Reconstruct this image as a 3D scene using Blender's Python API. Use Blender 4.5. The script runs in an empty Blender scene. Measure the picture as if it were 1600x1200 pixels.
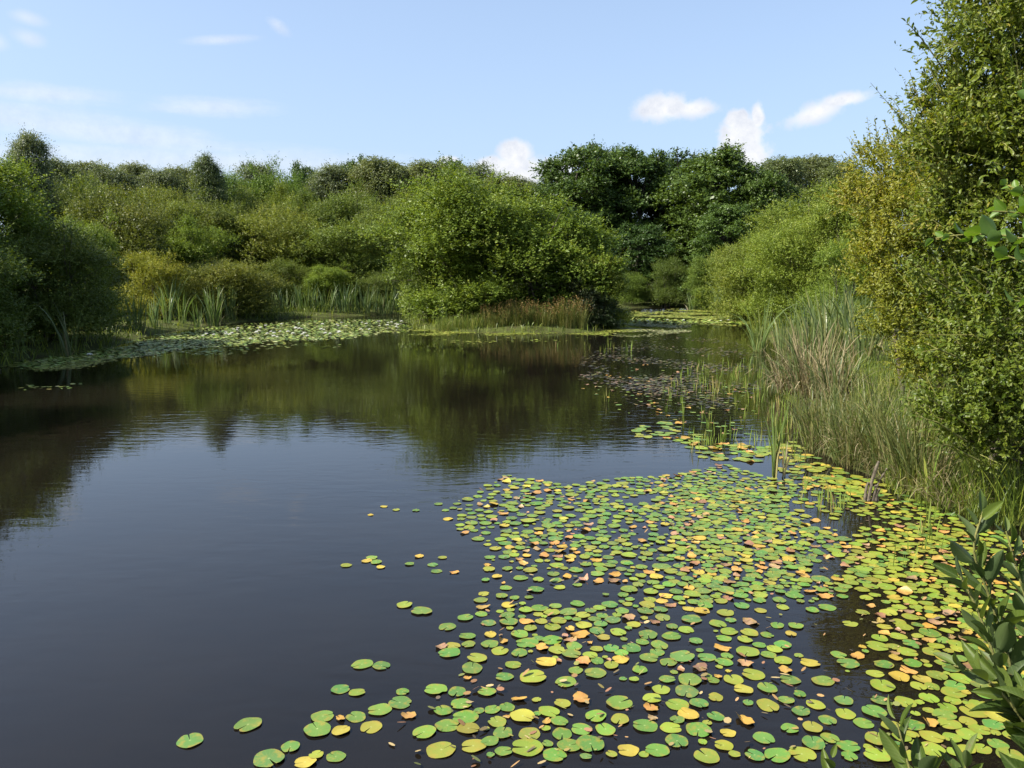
import bpy, math
import numpy as np
from mathutils import Vector

S = bpy.context.scene
COL = S.collection
R = math.radians

# ------------------------------------------------------------------ camera
CAM_H, PITCH, FPX = 2.5, 7.71, 1256.0
cam_d = bpy.data.cameras.new('camera')
cam = bpy.data.objects.new('camera', cam_d)
COL.objects.link(cam)
cam_d.sensor_width = 36.0
cam_d.lens = 36.0 * FPX / 1600.0
cam_d.clip_start = 0.05
cam_d.clip_end = 2000.0
cam.location = (0, 0, CAM_H)
cam.rotation_euler = (R(90 - PITCH), 0, 0)
S.camera = cam
CP, SP = math.cos(R(PITCH)), math.sin(R(PITCH))

def ray(px, py):
    """direction of a photograph pixel (1600x1200)"""
    x, y = (px - 800.0), (600.0 - py)
    return np.array([x, FPX * CP + y * SP, y * CP - FPX * SP])

def onwater(px, py, z=0.0):
    d = ray(px, py)
    t = (z - CAM_H) / d[2]
    return d[0] * t, d[1] * t

def at_depth(px, py, Y):
    d = ray(px, py)
    t = Y / d[1]
    return np.array([d[0] * t, Y, CAM_H + d[2] * t])

# ------------------------------------------------------------------ sun, sky, exposure
SUN_EL, SUN_AZ = 44.0, -106.0            # azimuth clockwise from +Y (view direction)
sun_d = bpy.data.lights.new('sun', 'SUN')
sun = bpy.data.objects.new('sun', sun_d)
COL.objects.link(sun)
sun_d.energy = 5.0
sun_d.angle = R(0.5)
sun_d.color = (1.0, 0.94, 0.84)
sv = Vector((math.sin(R(SUN_AZ)) * math.cos(R(SUN_EL)), math.cos(R(SUN_AZ)) * math.cos(R(SUN_EL)), math.sin(R(SUN_EL))))
sun.rotation_euler = sv.to_track_quat('Z', 'Y').to_euler()
sun.location = (-30, -10, 40)

S.view_settings.view_transform = 'Standard'
S.view_settings.look = 'None'
S.view_settings.gamma = 1.0
S.view_settings.exposure = 1.1
S.cycles.max_bounces = 6
S.cycles.diffuse_bounces = 2
S.cycles.glossy_bounces = 3
S.cycles.transmission_bounces = 3
S.cycles.caustics_reflective = False
S.cycles.caustics_refractive = False
S.cycles.sample_clamp_indirect = 6.0

world = bpy.data.worlds.new('World')
S.world = world
world.use_nodes = True
wt = world.node_tree
wt.nodes.clear()
def N(tree, kind, **kw):
    n = tree.nodes.new(kind)
    for k, v in kw.items():
        setattr(n, k, v)
    return n
def math_n(tree, op, a, b=None, c=None, clamp=False):
    n = tree.nodes.new('ShaderNodeMath'); n.operation = op; n.use_clamp = clamp
    for i, v in enumerate((a, b, c)):
        if v is None: continue
        if isinstance(v, (int, float)): n.inputs[i].default_value = v
        else: tree.links.new(v, n.inputs[i])
    return n.outputs[0]
wo = N(wt, 'ShaderNodeOutputWorld')
bg = N(wt, 'ShaderNodeBackground')
sky = N(wt, 'ShaderNodeTexSky', sky_type='NISHITA', sun_disc=False)
sky.sun_elevation = R(SUN_EL)
sky.sun_rotation = R(SUN_AZ)
sky.altitude = 0.0
sky.air_density = 0.9
sky.dust_density = 2.2
sky.ozone_density = 1.6
SKY_STR = 0.117
bg.inputs['Strength'].default_value = SKY_STR
tc = N(wt, 'ShaderNodeTexCoord')
dirv = tc.outputs['Generated']
# slow noise that roughens the cloud outlines
def wnoise(scale, detail, rough, off=(0, 0, 0), stretch=(1, 1, 1)):
    mp = N(wt, 'ShaderNodeMapping')
    mp.inputs['Location'].default_value = off
    mp.inputs['Scale'].default_value = stretch
    wt.links.new(dirv, mp.inputs['Vector'])
    n = N(wt, 'ShaderNodeTexNoise')
    n.inputs['Scale'].default_value = scale
    n.inputs['Detail'].default_value = detail
    n.inputs['Roughness'].default_value = rough
    wt.links.new(mp.outputs[0], n.inputs['Vector'])
    return n.outputs['Fac']
n_puff = wnoise(46, 8, 0.66)
n_wisp = wnoise(11, 8, 0.68, off=(3, 1, 2), stretch=(1, 1, 5.5))
def blob(px, py, wx, wy, tilt=0.0, rough=1.0, soft=0.35, noise=n_puff):
    """coverage 0..1 of one cloud lobe; centre and half sizes in photograph pixels, an angular patch of the sky"""
    c = ray(px, py); c = c / np.linalg.norm(c)
    r = np.cross(c, (0, 0, 1)); r = r / np.linalg.norm(r)
    u = np.cross(r, c)
    ct, st = math.cos(R(tilt)), math.sin(R(tilt))
    r2, u2 = r * ct + u * st, u * ct - r * st
    k = FPX * 1.02
    def dot(v, s):
        n = N(wt, 'ShaderNodeVectorMath', operation='DOT_PRODUCT')
        wt.links.new(dirv, n.inputs[0]); n.inputs[1].default_value = tuple(float(q) for q in v * (k / s))
        return n.outputs['Value']
    a, b = dot(r2, wx), dot(u2, wy)
    d2 = math_n(wt, 'ADD', math_n(wt, 'MULTIPLY', a, a), math_n(wt, 'MULTIPLY', b, b))
    d = math_n(wt, 'SQRT', d2)
    # the lobe behind the camera must not mirror it
    front = math_n(wt, 'GREATER_THAN', dot(c, k), 0.2)
    d = math_n(wt, 'MULTIPLY_ADD', math_n(wt, 'SUBTRACT', noise, 0.5), rough * 2.0, d)
    m = N(wt, 'ShaderNodeMapRange', interpolation_type='SMOOTHSTEP')
    wt.links.new(d, m.inputs['Value'])
    m.inputs['From Min'].default_value = 1.0 + soft * .8
    m.inputs['From Max'].default_value = 1.0 - soft
    m.inputs['To Min'].default_value = 0.0
    m.inputs['To Max'].default_value = 1.0
    return math_n(wt, 'MULTIPLY', m.outputs[0], front)
def cover(items, gain):
    acc = None
    for it in items:
        m = blob(*it[0], **it[1])
        acc = m if acc is None else math_n(wt, 'MAXIMUM', acc, m)
    return math_n(wt, 'MULTIPLY', acc, gain)
puff = cover([
    ((1036, 168, 40, 19), dict(rough=.9, soft=.5)), ((1082, 170, 32, 12), dict(rough=1.0, soft=.6)),
    ((1160, 215, 33, 32), dict(rough=.8)), ((1184, 183, 9, 19), dict(rough=.9)), ((1152, 190, 18, 16), dict(rough=.9)), ((1160, 242, 40, 28), dict(rough=.8)),
    ((1275, 176, 38, 13), dict(tilt=17, rough=.9, soft=.6)), ((1318, 156, 34, 9), dict(tilt=6, rough=.9, soft=.6)),
    ((805, 240, 26, 20), dict(rough=.7)), ((800, 268, 62, 24), dict(rough=.7)), ((770, 260, 26, 14), dict(rough=.8)),
    ((700, 254, 18, 10), dict(rough=.8)), ((868, 262, 30, 15), dict(rough=.8)),
], 1.0)
wisp = cover([
    ((140, 203, 240, 18), dict(tilt=-5, rough=1.0, soft=.9, noise=n_wisp)),
    ((60, 145, 90, 10), dict(tilt=2, rough=1.0, soft=.9, noise=n_wisp)),
    ((330, 166, 75, 11), dict(tilt=2, rough=1.0, soft=.8, noise=n_wisp)),
    ((345, 62, 36, 5), dict(tilt=8, rough=.8, soft=.95, noise=n_wisp)),
    ((435, 40, 14, 7), dict(tilt=-30, rough=.8, soft=.95, noise=n_wisp)),
    ((44, 28, 17, 7), dict(tilt=-10, rough=.8, soft=.9)), ((46, 60, 15, 8), dict(tilt=-10, rough=.8, soft=.9)),
    ((-8, 65, 12, 9), dict(rough=.8, soft=.9)),
    ((330, 255, 360, 22), dict(tilt=0, rough=1.0, soft=.95, noise=n_wisp)),
], 0.42)
cov = math_n(wt, 'MAXIMUM', puff, wisp, clamp=True)
csh = N(wt, 'ShaderNodeValToRGB')
csh.color_ramp.elements[0].position = .3; csh.color_ramp.elements[0].color = (3.0, 3.2, 3.65, 1)
csh.color_ramp.elements[1].position = .62; csh.color_ramp.elements[1].color = (4.05, 4.1, 4.2, 1)
wt.links.new(n_puff, csh.inputs[0])
# broad daylight sky: a little paler than the clear-air model, as over damp ground in August
pale = N(wt, 'ShaderNodeMix', data_type='RGBA', blend_type='MIX')
sep = N(wt, 'ShaderNodeSeparateXYZ'); wt.links.new(dirv, sep.inputs[0])
hz = N(wt, 'ShaderNodeMapRange'); wt.links.new(sep.outputs[2], hz.inputs['Value'])
hz.inputs['From Min'].default_value = 0.0; hz.inputs['From Max'].default_value = 0.75
hz.inputs['To Min'].default_value = 0.70; hz.inputs['To Max'].default_value = 0.05
wt.links.new(hz.outputs[0], pale.inputs['Factor'])
wt.links.new(sky.outputs[0], pale.inputs['A'])
pale.inputs['B'].default_value = (2.25, 2.95, 4.05, 1)
mixc = N(wt, 'ShaderNodeMix', data_type='RGBA', blend_type='MIX')
wt.links.new(cov, mixc.inputs['Factor'])
wt.links.new(pale.outputs['Result'], mixc.inputs['A'])
wt.links.new(csh.outputs[0], mixc.inputs['B'])
wt.links.new(mixc.outputs['Result'], bg.inputs['Color'])
wt.links.new(bg.outputs[0], wo.inputs['Surface'])

# ------------------------------------------------------------------ helpers
rng = np.random.default_rng(7)
def nrm(v):
    return v / np.maximum(np.linalg.norm(v, axis=-1, keepdims=True), 1e-9)
def rdirs(n, r=rng):
    return nrm(r.normal(size=(n, 3)))

def mesh_np(name, V, F, mats, rnd=None, smooth=False, uv=None, tint=None, matidx=None):
    """V (n,3); F (m,3) or (m,4) or list of such; optional point attributes"""
    me = bpy.data.meshes.new(name)
    Fs = F if isinstance(F, list) else [F]
    Fs = [np.asarray(f, dtype=np.int32) for f in Fs if len(f)]
    V = np.asarray(V, dtype=np.float32)
    me.vertices.add(len(V))
    me.vertices.foreach_set('co', V.ravel())
    lv = np.concatenate([f.ravel() for f in Fs])
    cnt = np.concatenate([np.full(len(f), f.shape[1], dtype=np.int32) for f in Fs])
    st = np.concatenate([[0], np.cumsum(cnt)[:-1]]).astype(np.int32)
    me.loops.add(len(lv)); me.loops.foreach_set('vertex_index', lv)
    me.polygons.add(len(cnt)); me.polygons.foreach_set('loop_start', st)
    if matidx is not None: me.polygons.foreach_set('material_index', np.asarray(matidx, dtype=np.int32))
    me.polygons.foreach_set('use_smooth', np.full(len(cnt), smooth, dtype=bool))
    if rnd is not None:
        a = me.attributes.new('rnd', 'FLOAT', 'POINT'); a.data.foreach_set('value', np.asarray(rnd, dtype=np.float32))
    if uv is not None:
        a = me.attributes.new('loc', 'FLOAT_VECTOR', 'POINT'); a.data.foreach_set('vector', np.asarray(uv, dtype=np.float32).ravel())
    if tint is not None:
        a = me.attributes.new('tint', 'FLOAT_COLOR', 'POINT'); a.data.foreach_set('color', np.asarray(tint, dtype=np.float32).ravel())
    for m in (mats if isinstance(mats, (list, tuple)) else [mats]): me.materials.append(m)
    me.update(calc_edges=True)
    me.validate()
    return me

def obj(name, me, parent=None, loc=None):
    o = bpy.data.objects.new(name, me); COL.objects.link(o)
    if parent is not None: o.parent = parent
    if loc is not None: o.location = loc
    return o
def tag(o, label, cat, group=None, kind=None):
    o['label'] = label; o['category'] = cat
    if group: o['group'] = group
    if kind: o['kind'] = kind
    return o
def thing(name, label, cat, loc=(0, 0, 0), group=None):
    o = bpy.data.objects.new(name, None); COL.objects.link(o)
    o.empty_display_size = 0.2; o.location = loc
    return tag(o, label, cat, group)
def structure(o):
    o['kind'] = 'structure'; return o
def clone(src, loc, rotz, scale, label, group=None, tint=None):
    r = src.copy(); COL.objects.link(r)
    r.location = loc; r.rotation_euler = (0, 0, rotz); r.scale = scale; r['label'] = label
    if group: r['group'] = group
    for ch in list(src.children):
        c = ch.copy(); COL.objects.link(c); c.parent = r
        if tint is not None: c.color = (*tint, 1)
    return r

# ---- materials
def newmat(name):
    m = bpy.data.materials.new(name); m.use_nodes = True
    t = m.node_tree; t.nodes.clear()
    o = N(t, 'ShaderNodeOutputMaterial')
    return m, t, o
def ramp(t, fac, stops):
    r = N(t, 'ShaderNodeValToRGB')
    e = r.color_ramp.elements
    while len(e) < len(stops): e.new(0.5)
    for i, (p, c) in enumerate(stops):
        e[i].position = p; e[i].color = (*c, 1)
    t.links.new(fac, r.inputs[0])
    return r.outputs[0]
def attr(t, name):
    return N(t, 'ShaderNodeAttribute', attribute_name=name)
def noise(t, scale, detail=3, rough=.55, vec=None, dist=0.0):
    n = N(t, 'ShaderNodeTexNoise')
    n.inputs['Scale'].default_value = scale; n.inputs['Detail'].default_value = detail
    n.inputs['Roughness'].default_value = rough; n.inputs['Distortion'].default_value = dist
    if vec is None: vec = N(t, 'ShaderNodeTexCoord').outputs['Object']
    t.links.new(vec, n.inputs['Vector'])
    return n.outputs['Fac']
def leaf_mat(name, stops, trans=0.32, rough=0.45, spec=0.35, back=None, objcol=True, bign=0.5, veins=False):
    m, t, o = newmat(name)
    a = attr(t, 'rnd').outputs['Fac']
    f = math_n(t, 'MULTIPLY_ADD', math_n(t, 'SUBTRACT', noise(t, bign, 2), .5), .9, a, clamp=True)
    c = ramp(t, f, stops)
    if veins:
        lx = N(t, 'ShaderNodeSeparateXYZ'); t.links.new(attr(t, 'loc').outputs['Vector'], lx.inputs[0])
        aw = math_n(t, 'ABSOLUTE', lx.outputs[1])
        mid = N(t, 'ShaderNodeMapRange'); t.links.new(aw, mid.inputs['Value']); mid.inputs['From Min'].default_value = .075; mid.inputs['From Max'].default_value = .01
        side = math_n(t, 'POWER', math_n(t, 'ABSOLUTE', math_n(t, 'SINE', math_n(t, 'MULTIPLY', math_n(t, 'MULTIPLY_ADD', aw, -.6, lx.outputs[0]), 24.0))), 20.0)
        vv = math_n(t, 'MAXIMUM', math_n(t, 'MULTIPLY', mid.outputs[0], .65), math_n(t, 'MULTIPLY', side, .25))
        spot = N(t, 'ShaderNodeMapRange'); t.links.new(noise(t, 55, 3), spot.inputs['Value']); spot.inputs['From Min'].default_value = .64; spot.inputs['From Max'].default_value = .72
        m1 = N(t, 'ShaderNodeMix', data_type='RGBA'); t.links.new(math_n(t, 'MULTIPLY', spot.outputs[0], .6), m1.inputs['Factor']); t.links.new(c, m1.inputs['A']); m1.inputs['B'].default_value = (.10, .075, .02, 1)
        m2 = N(t, 'ShaderNodeMix', data_type='RGBA'); t.links.new(vv, m2.inputs['Factor']); t.links.new(m1.outputs['Result'], m2.inputs['A']); m2.inputs['B'].default_value = (.12, .16, .05, 1)
        c = m2.outputs['Result']
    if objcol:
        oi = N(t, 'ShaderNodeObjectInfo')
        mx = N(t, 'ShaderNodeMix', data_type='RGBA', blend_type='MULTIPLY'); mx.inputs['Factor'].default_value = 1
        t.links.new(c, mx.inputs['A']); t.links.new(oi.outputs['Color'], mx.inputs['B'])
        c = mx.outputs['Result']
    cc = c
    if back is not None:          # paler underside of the leaf
        g = N(t, 'ShaderNodeNewGeometry')
        mb = N(t, 'ShaderNodeMix', data_type='RGBA', blend_type='MIX')
        t.links.new(math_n(t, 'MULTIPLY', g.outputs['Backfacing'], .7), mb.inputs['Factor'])
        t.links.new(c, mb.inputs['A']); mb.inputs['B'].default_value = (*back, 1)
        cc = mb.outputs['Result']
    b = N(t, 'ShaderNodeBsdfPrincipled')
    b.inputs['Roughness'].default_value = rough
    b.inputs['Specular IOR Level'].default_value = spec
    t.links.new(cc, b.inputs['Base Color'])
    tr = N(t, 'ShaderNodeBsdfTranslucent')
    mt = N(t, 'ShaderNodeMix', data_type='RGBA', blend_type='MULTIPLY'); mt.inputs['Factor'].default_value = 1
    t.links.new(c, mt.inputs['A']); mt.inputs['B'].default_value = (1.5, 1.45, .6, 1)
    t.links.new(mt.outputs['Result'], tr.inputs['Color'])
    mx = N(t, 'ShaderNodeMixShader'); mx.inputs[0].default_value = trans
    t.links.new(b.outputs[0], mx.inputs[1]); t.links.new(tr.outputs[0], mx.inputs[2])
    t.links.new(mx.outputs[0], o.inputs['Surface'])
    return m
def bark_mat(name, c0, c1):
    m, t, o = newmat(name)
    c = ramp(t, noise(t, 14, 5, .65), [(.3, c0), (.7, c1)])
    b = N(t, 'ShaderNodeBsdfPrincipled'); b.inputs['Roughness'].default_value = .9
    b.inputs['Specular IOR Level'].default_value = .15
    t.links.new(c, b.inputs['Base Color'])
    bp = N(t, 'ShaderNodeBump'); bp.inputs['Strength'].default_value = .6; bp.inputs['Distance'].default_value = .01
    t.links.new(noise(t, 40, 4), bp.inputs['Height']); t.links.new(bp.outputs[0], b.inputs['Normal'])
    t.links.new(b.outputs[0], o.inputs['Surface'])
    return m

M_SALLOW = leaf_mat('sallow_leaf', [(0, (.058, .083, .015)), (.45, (.122, .158, .030)), (.8, (.178, .208, .046)), (1, (.225, .225, .066))], spec=.2, trans=.32)
M_BIRCH = leaf_mat('birch_leaf', [(0, (.060, .082, .028)), (.5, (.115, .140, .050)), (1, (.175, .19, .08))], spec=.3)
M_OAK = leaf_mat('oak_leaf', [(0, (.034, .058, .013)), (.5, (.062, .100, .022)), (1, (.105, .148, .036))], trans=.25)
M_GOLD = leaf_mat('golden_willow_leaf', [(0, (.095, .120, .011)), (.4, (.170, .192, .019)), (.85, (.235, .235, .026)), (1, (.255, .205, .028))], trans=.42)
M_WILLOW = leaf_mat('grey_willow_leaf', [(0, (.056, .092, .010)), (.5, (.118, .160, .018)), (.85, (.175, .20, .028)), (1, (.24, .205, .036))], trans=.42, back=(.11, .14, .045), rough=.42, spec=.3)
M_ALDER = leaf_mat('alder_leaf', [(0, (.045, .095, .012)), (1, (.105, .175, .022))], trans=.4, back=(.09, .15, .045), rough=.42, spec=.35, veins=True)
M_SHOOT = leaf_mat('shoot_leaf', [(0, (.018, .040, .007)), (.6, (.036, .066, .010)), (1, (.10, .14, .022))], trans=.30, back=(.055, .08, .035), rough=.5, spec=.3, bign=6, veins=True)  # leaf colours darkened to stand in for partial shade on the shoots
M_GORSE = leaf_mat('gorse_leaf', [(0, (.018, .030, .010)), (.7, (.035, .050, .014)), (1, (.075, .055, .030))], trans=.15)
M_BARK = bark_mat('bark', (.055, .045, .034), (.13, .11, .085))
M_TWIG = bark_mat('green_twig', (.11, .12, .035), (.19, .18, .06))
M_DEAD = bark_mat('dead_stem', (.045, .036, .026), (.20, .17, .125))
M_CATTAIL = leaf_mat('cattail_blade', [(0, (.075, .110, .038)), (.6, (.125, .165, .060)), (1, (.21, .215, .095))], trans=.3, rough=.4, spec=.4, objcol=True)
M_RUSH = leaf_mat('rush_blade', [(0, (.055, .080, .020)), (.55, (.105, .130, .035)), (1, (.23, .195, .085))], trans=.25)
M_STRAW = leaf_mat('dry_blade', [(0, (.13, .105, .055)), (.5, (.23, .19, .105)), (1, (.33, .285, .17))], trans=.2, rough=.7, spec=.2)
M_SEED = leaf_mat('seed_head', [(0, (.11, .070, .035)), (1, (.22, .15, .075))], trans=.15, rough=.8, spec=.1)
M_GRASS = leaf_mat('grass_blade', [(0, (.060, .095, .014)), (.6, (.125, .170, .022)), (1, (.20, .22, .035))], trans=.3, objcol=False)
M_SPRIG = leaf_mat('sprig', [(0, (.10, .16, .025)), (.7, (.17, .23, .04)), (1, (.26, .20, .08))], trans=.25, objcol=False)

# ---- leaves
RHOMB_V = np.array([(0, 0, 0), (.45, .5, .0), (1, 0, 0), (.45, -.5, 0)], float)
RHOMB_F = np.array([(0, 2, 1), (0, 3, 2)])
# a folded, slightly arched blade: base, three rows, tip
def blade_leaf(fold=.12, arch=.12, ws=(.36, .50, .36)):
    v = [(0, 0, 0)]
    for t, w in zip((.25, .52, .78), ws):
        z = -arch * (2 * t - 1) ** 2
        v += [(t, w, z + fold * w), (t, 0, z), (t, -w, z + fold * w)]
    v.append((1, 0, -arch))
    f = [(0, 2, 1), (0, 3, 2)]
    for a, b in ((1, 4), (4, 7)):
        f += [(a, a + 1, b + 1), (a, b + 1, b), (a + 1, a + 2, b + 2), (a + 1, b + 2, b + 1)]
    f += [(7, 8, 10), (8, 9, 10)]
    return np.array(v, float), np.array(f)
LEAF_V, LEAF_F = blade_leaf()
ROUND_V, ROUND_F = blade_leaf(.14, .10, (.44, .5, .34))

def leaves(P, A, Nn, L, W, tv=RHOMB_V, tf=RHOMB_F, rnd=None, r=rng):
    """P base points, A leaf axis, Nn upward-ish normal; L, W arrays"""
    A = nrm(A); B = nrm(np.cross(Nn, A)); Nn = np.cross(A, B)
    n, k = len(P), len(tv)
    V = (P[:, None, :] + A[:, None, :] * (tv[None, :, 0:1] * L[:, None, None])
         + B[:, None, :] * (tv[None, :, 1:2] * W[:, None, None]) + Nn[:, None, :] * (tv[None, :, 2:3] * L[:, None, None]))
    F = (tf[None] + (np.arange(n) * k)[:, None, None]).reshape(-1, tf.shape[1])
    if rnd is None: rnd = r.random(n)
    return V.reshape(-1, 3), F, np.repeat(rnd, k)

def tube(pts, radii, sides=6):
    pts = np.asarray(pts, float); n = len(pts)
    d = nrm(np.gradient(pts, axis=0))
    ref = np.where(np.abs(d[:, 2:3]) > .9, np.array([[1., 0, 0]]), np.array([[0, 0, 1.]]))
    u = nrm(np.cross(d, ref)); v = np.cross(d, u)
    a = np.arange(sides) * 2 * math.pi / sides
    V = pts[:, None] + np.asarray(radii)[:, None, None] * (np.cos(a)[None, :, None] * u[:, None] + np.sin(a)[None, :, None] * v[:, None])
    V = V.reshape(-1, 3)
    F = []
    for i in range(n - 1):
        for j in range(sides):
            k = (j + 1) % sides
            F.append((i * sides + j, i * sides + k, (i + 1) * sides + k, (i + 1) * sides + j))
    return V, np.array(F, dtype=np.int32)
class Acc:
    def __init__(s): s.V = []; s.F = []; s.R = []; s.n = 0; s.L = []
    def add(s, V, F, r=None, loc=None):
        if loc is not None: s.L.append(loc)
        s.V.append(V); s.F.append(np.asarray(F) + s.n); s.n += len(V)
        s.R.append(np.full(len(V), .5) if r is None else (np.full(len(V), r) if np.isscalar(r) else r))
    def mesh(s, name, mat, smooth=False):
        by = {}
        for f in s.F: by.setdefault(f.shape[1], []).append(f)
        return mesh_np(name, np.concatenate(s.V), [np.concatenate(v) for v in by.values()], mat, np.concatenate(s.R), smooth, np.concatenate(s.L) if s.L else None)

def foliage(lobes, n, L, W, r, shoot=.6, per=9, up=.5, out=.8, droop=0., tv=RHOMB_V, tf=RHOMB_F, long_=.06, inner=.22, umin=.62, lvar=.3, sub=0, twigs=None, zmin=.1, nb=.6):
    """leaves on shoots that grow out of a set of lobes (cx,cy,cz,rx,ry,rz)"""
    lobes = np.asarray(lobes, float)
    if sub:          # every lobe carries smaller leaf clumps on its surface, with gaps between them
        ml = lobes; j = np.repeat(np.arange(len(ml)), sub)
        dd = rdirs(len(j), r); dd[:, 2] = np.where((dd[:, 2] < -.3) & (r.random(len(j)) < .75), -dd[:, 2], dd[:, 2])
        sr = ml[j, 3] * r.uniform(.26, .5, len(j))
        cc = ml[j, :3] + dd * ml[j, 3:6] * r.uniform(.62, 1.02, len(j))[:, None]
        V1, F1, R1 = foliage(ml, int(n * .16), L * 1.25, W * 1.25, r, shoot, per, up, out, droop, tv, tf, 0, .5, .3, lvar, zmin=zmin)
        V2, F2, R2 = foliage(np.concatenate([cc, sr[:, None], sr[:, None], sr[:, None] * .8], 1), n - int(n * .16), L, W, r, shoot * .62, per, up, out, droop, tv, tf, long_, .08, .35, lvar, twigs=twigs, zmin=zmin, nb=1.0)
        return np.concatenate([V1, V2]), np.concatenate([F1, F2 + len(V1)]), np.concatenate([R1 * .8, R2])
    w = (lobes[:, 3] * lobes[:, 5]); w = w / w.sum()
    ns = max(1, n // per)
    k = r.choice(len(lobes), ns, p=w)
    d = rdirs(ns, r); d[:, 2] = np.where((d[:, 2] < -.35) & (r.random(ns) < .7), -d[:, 2], d[:, 2])
    u = umin + (1 - umin) * r.random(ns) ** .6
    isin = r.random(ns) < inner
    u = np.where(isin, .2 + .5 * r.random(ns), u)
    s = lobes[k, :3] + d * lobes[k, 3:6] * u[:, None]
    sd = nrm(d * out + np.array([0, 0, 1]) * (up - droop * (u[:, None])) + rdirs(ns, r) * .45)
    sl = shoot * (.6 + .8 * r.random(ns)) * np.where(r.random(ns) < long_, 1.9, 1.0)
    t = (np.arange(per)[None] + r.random((ns, per))) / per
    sag = np.zeros((ns, per, 3)); sag[:, :, 2] = -droop * .5 * (t ** 2) * sl[:, None]
    P = s[:, None] + sd[:, None] * (t * sl[:, None])[:, :, None] + sag
    q = nrm(rdirs(ns * per, r).reshape(ns, per, 3) - .0)
    A = nrm(sd[:, None] * .55 + q * .85)
    A[:, :, 2] -= .15
    Nn = nrm(rdirs(ns * per, r).reshape(ns, per, 3) * .55 + np.array([0, 0, .6]) + d[:, None] * nb)
    sz = np.repeat((1 - .35 * t)[:, :, None], 1, 2)[:, :, 0] * (1 + lvar * r.normal(size=(ns, per)))
    sz = np.clip(sz, .4, 1.7).ravel()
    lob = r.random(len(lobes))[k]
    rnd = np.clip(.55 * r.random((ns, per)) + .3 * r.random(ns)[:, None] + .25 * lob[:, None] + .12 * t - .1, 0, 1).ravel()
    P = P.reshape(-1, 3)
    ok = P[:, 2] > zmin
    P, A, Nn, sz, rnd = P[ok], A.reshape(-1, 3)[ok], Nn.reshape(-1, 3)[ok], sz[ok], rnd[ok]
    if twigs is not None:
        for i in np.nonzero(r.random(ns) < twigs[0])[0]:
            e = s[i] + sd[i] * sl[i]
            V, F = tube([s[i], (s[i] + e) / 2, e], [twigs[1], twigs[1] * .7, twigs[1] * .4], 3)
            twigs[2].add(V, F)
    return leaves(P, A, Nn, L * sz, W * sz, tv, tf, rnd, r)

def dome_lobes(r, H, W, n, low=.16, rl=(.16, .27), skirt=(.55, .98), flat=.8):
    """lobe centres filling a dome-shaped bush H high, W wide"""
    out = []
    for i in range(n):
        z = low + (1 - low - .12) * r.random() ** .9
        prof = math.sqrt(max(0.03, 1 - max(0, (z - .38) / .66) ** 2)) * (1 if z > .3 else .82 + .6 * z)
        rr = (rl[0] + (rl[1] - rl[0]) * r.random()) * W
        a = r.random() * 2 * math.pi
        rad = max(0, prof * W / 2 - rr * .8) * math.sqrt(.25 + .75 * r.random())
        hz = rr * flat
        out.append((rad * math.cos(a), rad * math.sin(a), min(z * H, H - hz * .9), rr, rr, hz))
    k = max(7, int(n * .4))
    for i in range(k):
        a = (i + r.random() * .7) * 6.283 / k; rr = (rl[0] * .8 + rl[1] * .3) * W * r.uniform(.8, 1.25)
        rad = (W / 2 - rr) * r.uniform(*skirt)
        out.append((rad * math.cos(a), rad * math.sin(a), rr * .55 + H * .05 * r.random(), rr, rr, rr * .8))
    for i in range(5):          # leaders that break the outline
        a = r.random() * 6.283; rr = r.uniform(.045, .075) * W; q = r.uniform(.05, .3) * W
        out.append((q * math.cos(a), q * math.sin(a), H * r.uniform(.86, 1.02), rr, rr, rr * 2.0))
    out.append((0, 0, H * .45, W * .25, W * .25, H * .3))
    out.append((0, 0, H * .2, W * .28, W * .28, H * .2))
    return out
def tall_lobes(r, H, W, n, low=.2, rl=(.13, .2), taper=.35):
    out = []
    for i in range(n):
        f = (i + r.random()) / n
        z = low + (1 - low - .07) * f
        prof = (1 - taper * f) * math.sqrt(max(.05, 1 - max(0, (f - .6) / .45) ** 2))
        rr = (rl[0] + (rl[1] - rl[0]) * r.random()) * W
        a = i * 2.4 + r.random() * .9
        rad = max(0, prof * W / 2 - rr * .7) * (.35 + .65 * r.random() ** .5)
        out.append((rad * math.cos(a), rad * math.sin(a), z * H, rr, rr, rr * .75))
    for i in range(3):
        a = r.random() * 6.283; rr = .075 * W
        out.append((.16 * W * math.cos(a), .16 * W * math.sin(a), H * r.uniform(.88, .96), rr, rr, rr * 1.7))
    return out
def woody(lobes, H, r, stems=1, rad=.09, spread=.25):
    a = Acc()
    lobes = np.asarray(lobes)
    tops = []
    for i in range(stems):
        an = r.random() * 6.28
        b = np.array([math.cos(an), math.sin(an), 0]) * spread * (stems > 1) * (.3 + .7 * r.random())
        top = np.array([b[0] * 3.2, b[1] * 3.2, H * (.6 if stems > 1 else .8)]) * (.8 + .3 * r.random())
        mid = (b + top) / 2 + r.normal(size=3) * H * .025
        pts = [b - np.array([0, 0, .35]), b * .7 + mid * .3, mid, mid * .45 + top * .55, top]
        V, F = tube(pts, [rad * 1.25, rad * .95, rad * .72, rad * .5, rad * .22], 7); a.add(V, F)
        tops.append(np.array(pts[1:4]))
    allp = np.concatenate(tops)
    for l in lobes:
        c = l[:3]
        j = np.argmin(np.linalg.norm((allp - c) * np.array([1, 1, 1.4]), axis=1) + (allp[:, 2] > c[2]) * H * .3)
        p = allp[j]
        m = (p + c) / 2 + r.normal(size=3) * .06 * H * .3
        V, F = tube([p, m, c, c + (c - p) * .25], [rad * .42, rad * .28, rad * .16, rad * .05], 5); a.add(V, F)
    return a

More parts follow.
